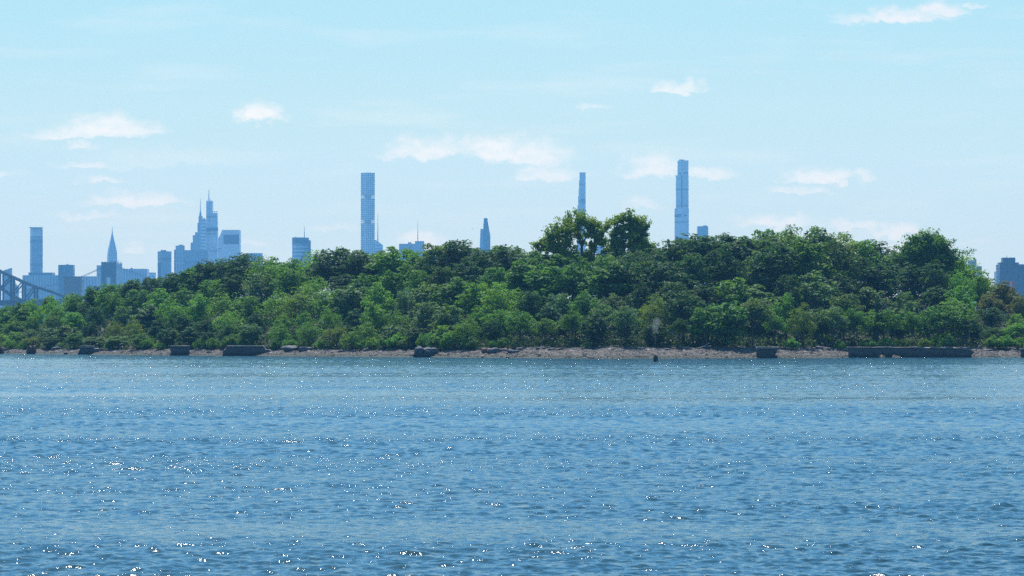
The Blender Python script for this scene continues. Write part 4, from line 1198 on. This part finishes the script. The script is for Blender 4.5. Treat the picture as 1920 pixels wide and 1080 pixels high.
# the long broken wall
D = s(1700) - 1.5; xc = xat(1700, D)
root = thing('river_wall', (xc, D, 0), 'long dark broken concrete wall along the right shore, holes worn at its foot', 'wall')
cv = lambda pts: [(xat(a, D) - xc, zat(b, D)) for a, b in pts]
link('wall_body', roughbox('wall_body', cv([(1589, 674), (1592, 664), (1590.5, 652.5), (1640, 653.4), (1700, 652.4), (1722, 654.2), (1760, 653), (1788, 654.4), (1800, 653.4), (1818, 655), (1827, 660), (1821, 667), (1826, 674), (1780, 674), (1772, 669), (1760, 674), (1694, 674), (1690, 668), (1676, 664), (1670, 674),
    (1664, 674), (1662, 667), (1652, 663.5), (1646, 668), (1645, 674)]), 0, 1.6, 21, M['concrete'], .13), root)
link('coping', roughbox('coping', cv([(1589.6, 652.4), (1589.6, 650.4), (1632, 650.6), (1636, 651.4), (1641, 650.5), (1672, 650.2), (1676, 651.2), (1715, 650.3), (1715, 652.3)]), -.15, 1.9, 22, M['cap'], .025), root)
link('broken_coping', roughbox('broken_coping', cv([(1715.5, 653.2), (1716, 651), (1750, 651.4), (1790, 650.9), (1812, 652.4), (1824, 656), (1823, 658.5), (1800, 655)]), -.2, 2.0, 23, M['cap'], .12), root)

# small posts
def post(name, label, px0, px1, yt, D, mat, cap=None, cat='post'):
    xc = xat((px0 + px1) / 2, D); z = min(ground_at(xc, D), .0) - .8
    root = thing(name, (xc, D, z), label, cat)
    w_ = (px1 - px0) / F * D / 2; h = zat(yt, D) - z
    V, Fc = tube([(0, 0, 0), (.02, 0, h * .6), (0, 0, h * .94), (.03, 0, h)], [w_ * 1.05, w_, w_ * .96, w_ * .8], 10)
    Fc = [tuple(q) for q in Fc]
    mb = MB()
    for q in Fc: mb.face([V[i] for i in q])
    mb.face([V[i] for i in range(len(V) - 10, len(V))])
    mb.build('shaft', M[mat], root)
    if cap:
        mb = MB(); mb.cone((0, 0), w_ * 1.25, w_ * 1.2, h + .01, h + .25, 10); mb.build('cap', M[cap], root)
post('timber_piling', 'dark wet piling standing in the water off the pebble beach', 1224.8, 1233.6, 666.3, 531, 'wet_wood')
post('short_pillar', 'small stone pillar with cream cap on the left beach', 223.5, 228.5, 647, s(226) + 10, 'concrete', 'cap')
post('timber_post', 'short dark post upright on the left beach', 268.8, 271.6, 648, s(270) + 9, 'wet_wood')

# boulders
BO = [(786, 788, 3.0, 1.5, 1.6, 'rock', 'forked'),]
D = s(798) - .5; xc = xat(798, D)
root = thing('boulder', (xc, D, 0), 'large dark forked boulder, two humps with a dip between, at the waterline', 'rock')
b1 = link('hump', lumpy('hump', 1.85, 1.1, 1.05, 3, M['rock'], .14, 4, .3), root); b1.location = (xat(806, D) - xc, .6, .95)
b2 = link('hump', lumpy('hump', 1.15, .9, 1.1, 5, M['rock'], .14, 4, .35), root); b2.location = (xat(786, D) - xc, .4, 1.05)
b3 = link('foot', lumpy('foot', 2.7, 1.2, .8, 8, M['rock'], .12, 4, .3), root); b3.location = (xat(800, D) - xc, .5, .1)
def boulder(px, py, wpx, hpx, mat, label, seed, group=None):
    """py is the foot"""
    zf = lambda D: zat(py, D) - ground_at(xat(px, D), D)
    lo, hi = s(px) - 1, s(px) + 16
    best = min(np.linspace(lo, hi, 60), key=lambda d: abs(zf(d)))
    D = float(best); x = xat(px, D); g = ground_at(x, D)
    w_ = wpx / F * D / 2; h_ = hpx / F * D
    o = link('boulder', lumpy('boulder', w_, w_ * .7, h_ * .62, seed, M[mat], .2, 3, .35, 1.3)); o.location = (x, D, g + h_ * .33)
    return tag(o, label, 'rock', group)
G = 'boulders scattered on the beach'
for i, (px, py, w_, h_, mt, lb) in enumerate([
    (545, 657, 34, 9, 'rock', 'wide grey boulder under the bushes, left one of a pair'), (572, 658, 24, 9, 'rock', 'rounded dark boulder under the bushes, right one of a pair'),
    (912, 661, 18, 9, 'rusty', 'upright brown boulder at the left end of the rock pile'), (926, 662, 26, 10, 'rock', 'dark overhanging boulder in the middle of the rock pile'),
    (945, 658, 16, 5, 'pink_rock', 'flat pinkish slab leaning in the rock pile'), (962, 661, 26, 5, 'rock', 'low dark weedy rock right of the pinkish slab'),
    (976, 657, 14, 6, 'pink_rock', 'pale pink boulder at the right end of the rock pile'), (1014, 655, 18, 5, 'rock', 'grey boulder in the shade right of the rock pile'),
    (1034, 656, 14, 4, 'rock', 'small grey stone beside the flat slab'), (192, 658, 9, 5, 'rock', 'dark round stone touching the notched block on its right'),
    (247, 658, 7, 4, 'rusty', 'small reddish stone left of the short dark post'), (124, 665, 9, 3, 'rock', 'little dark rock at the water edge left of the notched block'),
    (85, 655, 18, 5, 'rock', 'dark weedy rock right of the rusty ruin'), (108, 655, 20, 5, 'rock', 'broad low rock midway from rusty ruin to notched block'),
    (370, 656, 8, 4, 'rusty', 'small brown stone just right of the squarish block'), (384, 656, 9, 4, 'rusty', 'brown stone midway from squarish to long block'),
    (392, 661, 10, 3, 'rock', 'flat dark stone low on the beach left of the long block'), (1535, 655, 16, 6, 'rock', 'grey boulder halfway from tabletop block to broken wall'),
    (1550, 656, 16, 4, 'rock', 'low grey rock left of the broken wall'), (1250, 656, 14, 3, 'rock', 'flat stone on the beach crest above the river piling'),
    (1858, 658, 16, 4, 'rock', 'shaded low rock right of the broken wall'), (1890, 656, 14, 4, 'rock', 'dark stone near the right frame edge'),
    (12, 657, 16, 4, 'pink_rock', 'pale flat rock at the left frame edge'), (688, 658, 14, 5, 'rock', 'dark rock half hidden by the arching bush'),
    (640, 660, 12, 4, 'rock', 'dark stone left of the arching bush'), (728, 657, 8, 3, 'pink_rock', 'tiny pink stone right of the arching bush')]):
    boulder(px, py, w_, h_, mt, lb, 31 + i, G)
def slab(name, label, cat, x0, x1, y0, y1, D, mat, dp=.9):
    mb = MB((xat((x0 + x1) / 2, D), D, 0)); mb.box(xat(x0, D), xat(x1, D), D, D + dp, zat(y1, D), zat(y0, D)); o = mb.build(name, M[mat])
    return tag(o, label, cat)
slab('flat_slab', 'long pale flat slab lying along the top of the pebble beach', 'slab', 1040, 1118, 650.8, 652.6, s(1080) + 12, 'cap')
bare_stems('driftwood', 'pale leaning driftwood branch on the beach crest, longer of two', 'driftwood', 1318, s(1318) + 10,
    [([(-1.2, 0, .1), (0, 0, .5), (1.3, 0, 1.15)], [.09, .07, .04]), ([(0, 0, .5), (.9, 0, .5), (1.7, 0, .7)], [.06, .05, .03])])
bare_stems('driftwood', 'short forked pale driftwood branch left of the longer one', 'driftwood', 1288, s(1288) + 10,
    [([(-.7, 0, .05), (0, 0, .3), (.5, 0, .7)], [.08, .06, .03]), ([(0, 0, .3), (-.5, 0, .5), (-.9, 0, .55)], [.06, .04, .03])])

# pebbles and cobbles (uncountable)
n = 15000
r = np.random.default_rng(77)
px_ = r.uniform(-40, 1960, n); d_ = r.uniform(.2, 13.5, n)
Dn = np.interp(px_, WL[:, 0], _D) + d_
xx = (px_ - 960) / F * Dn; dn = Dn - shore(xx)
zz = ground(xx, dn)
sz = r.uniform(.06, .2, n) * (1 + 1.6 * (r.uniform(size=n) > .93))
base = np.array([(1, 0, 0), (0, 1, 0), (-1, 0, 0), (0, -1, 0), (0, 0, 1), (0, 0, -1)], float)
V = base[None] * (r.uniform(.6, 1.3, (n, 6, 1))) * sz[:, None, None] * np.array([1.3, 1, .7]) + np.stack([xx, Dn, zz + .02], -1)[:, None]
f = np.array([(0, 1, 4), (1, 2, 4), (2, 3, 4), (3, 0, 4), (1, 0, 5), (2, 1, 5), (3, 2, 5), (0, 3, 5)])
Fc = (f[None] + np.arange(n)[:, None, None] * 6).reshape(-1, 3)
def pebmat():
    m, nt, out = newmat('pebbles'); b = N(nt, 'ShaderNodeBsdfPrincipled'); nt.links.new(b.outputs[0], out.inputs[0])
    a = N(nt, 'ShaderNodeAttribute'); a.attribute_name = 'var'
    c = ramp(nt, a.outputs['Fac'], [(0, (.02, .019, .018)), (.4, (.052, .043, .038)), (.75, (.105, .087, .074)), (1, (.26, .23, .21))])
    g = N(nt, 'ShaderNodeNewGeometry'); sp = N(nt, 'ShaderNodeSeparateXYZ'); nt.links.new(g.outputs['Position'], sp.inputs[0])
    wet = N(nt, 'ShaderNodeMapRange'); nt.links.new(sp.outputs[2], wet.inputs[0]); wet.inputs[1].default_value = .15; wet.inputs[2].default_value = .55
    c = mixc(nt, wet.outputs[0], (.035, .042, .022), c)
    nt.links.new(c, b.inputs['Base Color']); b.inputs['Roughness'].default_value = .8; return m
tag(link('pebbles', npmesh('pebbles', V.reshape(-1, 3), Fc, pebmat(), attr=np.repeat(np.clip(r.normal(.5, .25, n), 0, 1), 8))), 'brown and pinkish cobbles covering the beach', 'pebbles', None, 'stuff')

# low undergrowth carpeting the island floor
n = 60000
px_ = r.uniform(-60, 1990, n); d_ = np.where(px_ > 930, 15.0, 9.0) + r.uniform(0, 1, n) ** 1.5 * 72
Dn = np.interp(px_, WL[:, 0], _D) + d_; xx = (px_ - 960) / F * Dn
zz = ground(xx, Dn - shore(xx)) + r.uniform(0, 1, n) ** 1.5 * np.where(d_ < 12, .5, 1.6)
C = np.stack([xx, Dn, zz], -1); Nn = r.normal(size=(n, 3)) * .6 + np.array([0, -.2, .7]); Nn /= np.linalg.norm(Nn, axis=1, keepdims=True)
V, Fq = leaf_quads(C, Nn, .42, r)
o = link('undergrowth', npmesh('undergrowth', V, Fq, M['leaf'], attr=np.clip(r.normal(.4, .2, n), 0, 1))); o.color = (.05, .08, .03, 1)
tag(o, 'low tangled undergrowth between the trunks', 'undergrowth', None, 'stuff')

# thin smoke rising in front of the dark trees
m, nt, out = newmat('smoke')
pv = N(nt, 'ShaderNodeVolumePrincipled'); nt.links.new(pv.outputs[0], out.inputs['Volume'])
pv.inputs['Color'].default_value = (.9, .95, 1, 1)
g = N(nt, 'ShaderNodeTexCoord'); nz = noise(nt, g.outputs['Object'], .7, 3)
nt.links.new(mathn(nt, 'MULTIPLY', mathn(nt, 'GREATER_THAN', nz.outputs['Fac'], .3), .11), pv.inputs['Density'])
D = s(1228) + 12.8; xc = xat(1227, D); zb = ground_at(xc, D)
V, Fc = tube([(0, 0, .1), (.15, 0, 1.2), (.0, 0, 2.6), (.25, 0, 4.2), (.55, 0, 5.4), (.8, 0, 6.0)], [.35, .3, .42, .75, .9, .3], 12)
mb = MB((xc, D, zb))
for q in Fc: mb.face([Vector(V[i]) + mb.o for i in q])
mb.face([Vector(V[i]) + mb.o for i in range(11, -1, -1)]); mb.face([Vector(V[i]) + mb.o for i in range(len(V) - 12, len(V))])
o = mb.build('smoke', m)
import bmesh
bm = bmesh.new(); bm.from_mesh(o.data); bmesh.ops.remove_doubles(bm, verts=bm.verts, dist=.001); bmesh.ops.recalc_face_normals(bm, faces=bm.faces)
bm.to_mesh(o.data); bm.free()
tag(o, 'thin bluish smoke rising against the shaded trees', 'smoke', None, 'stuff')

# ------------------------------------------------------------------ birds
def bird(px, py, D, label, span=1.3):
    p = at(px, py, D); root = thing('bird', p, label, 'bird')
    mb = MB()
    pr = [(-.28, .02), (-.2, .05), (0, .075), (.15, .06), (.26, .03), (.34, .005)]
    for (a, ra), (b, rb) in zip(pr, pr[1:]):
        n_ = 6
        for k in range(n_):
            a0, a1 = 2 * math.pi * k / n_, 2 * math.pi * (k + 1) / n_
            mb.face([(a, ra * math.cos(a0), ra * math.sin(a0)), (a, ra * math.cos(a1), ra * math.sin(a1)), (b, rb * math.cos(a1), rb * math.sin(a1)), (b, rb * math.cos(a0), rb * math.sin(a0))])
    mb.build('body', M['roof'], root)
    for sgn in (-1, 1):
        mb = MB()
        pts = [((.12, sgn * .05, .03), (-.1, sgn * .05, .03)), ((.14, sgn * span * .22, .17), (-.07, sgn * span * .22, .17)), ((.02, sgn * span * .48, .06), (-.06, sgn * span * .48, .06))]
        for (a, b), (c, d_) in zip(pts, pts[1:]):
            mb.face([a, b, d_, c]); mb.face([tuple(Vector(q) + Vector((0, 0, .015))) for q in (c, d_, b, a)])
        mb.build('wing', M['roof'], root)
    root.rotation_euler = (0, 0, R(65))
bird(886, 429, 1500, 'tiny dark bird in the sky left of the wedge tower')
bird(1718.5, 392, 1400, 'tiny dark bird in the sky above the high oak')
bird(1508, 67, 1500, 'tiny bird high in the sky below the upper right cloud')
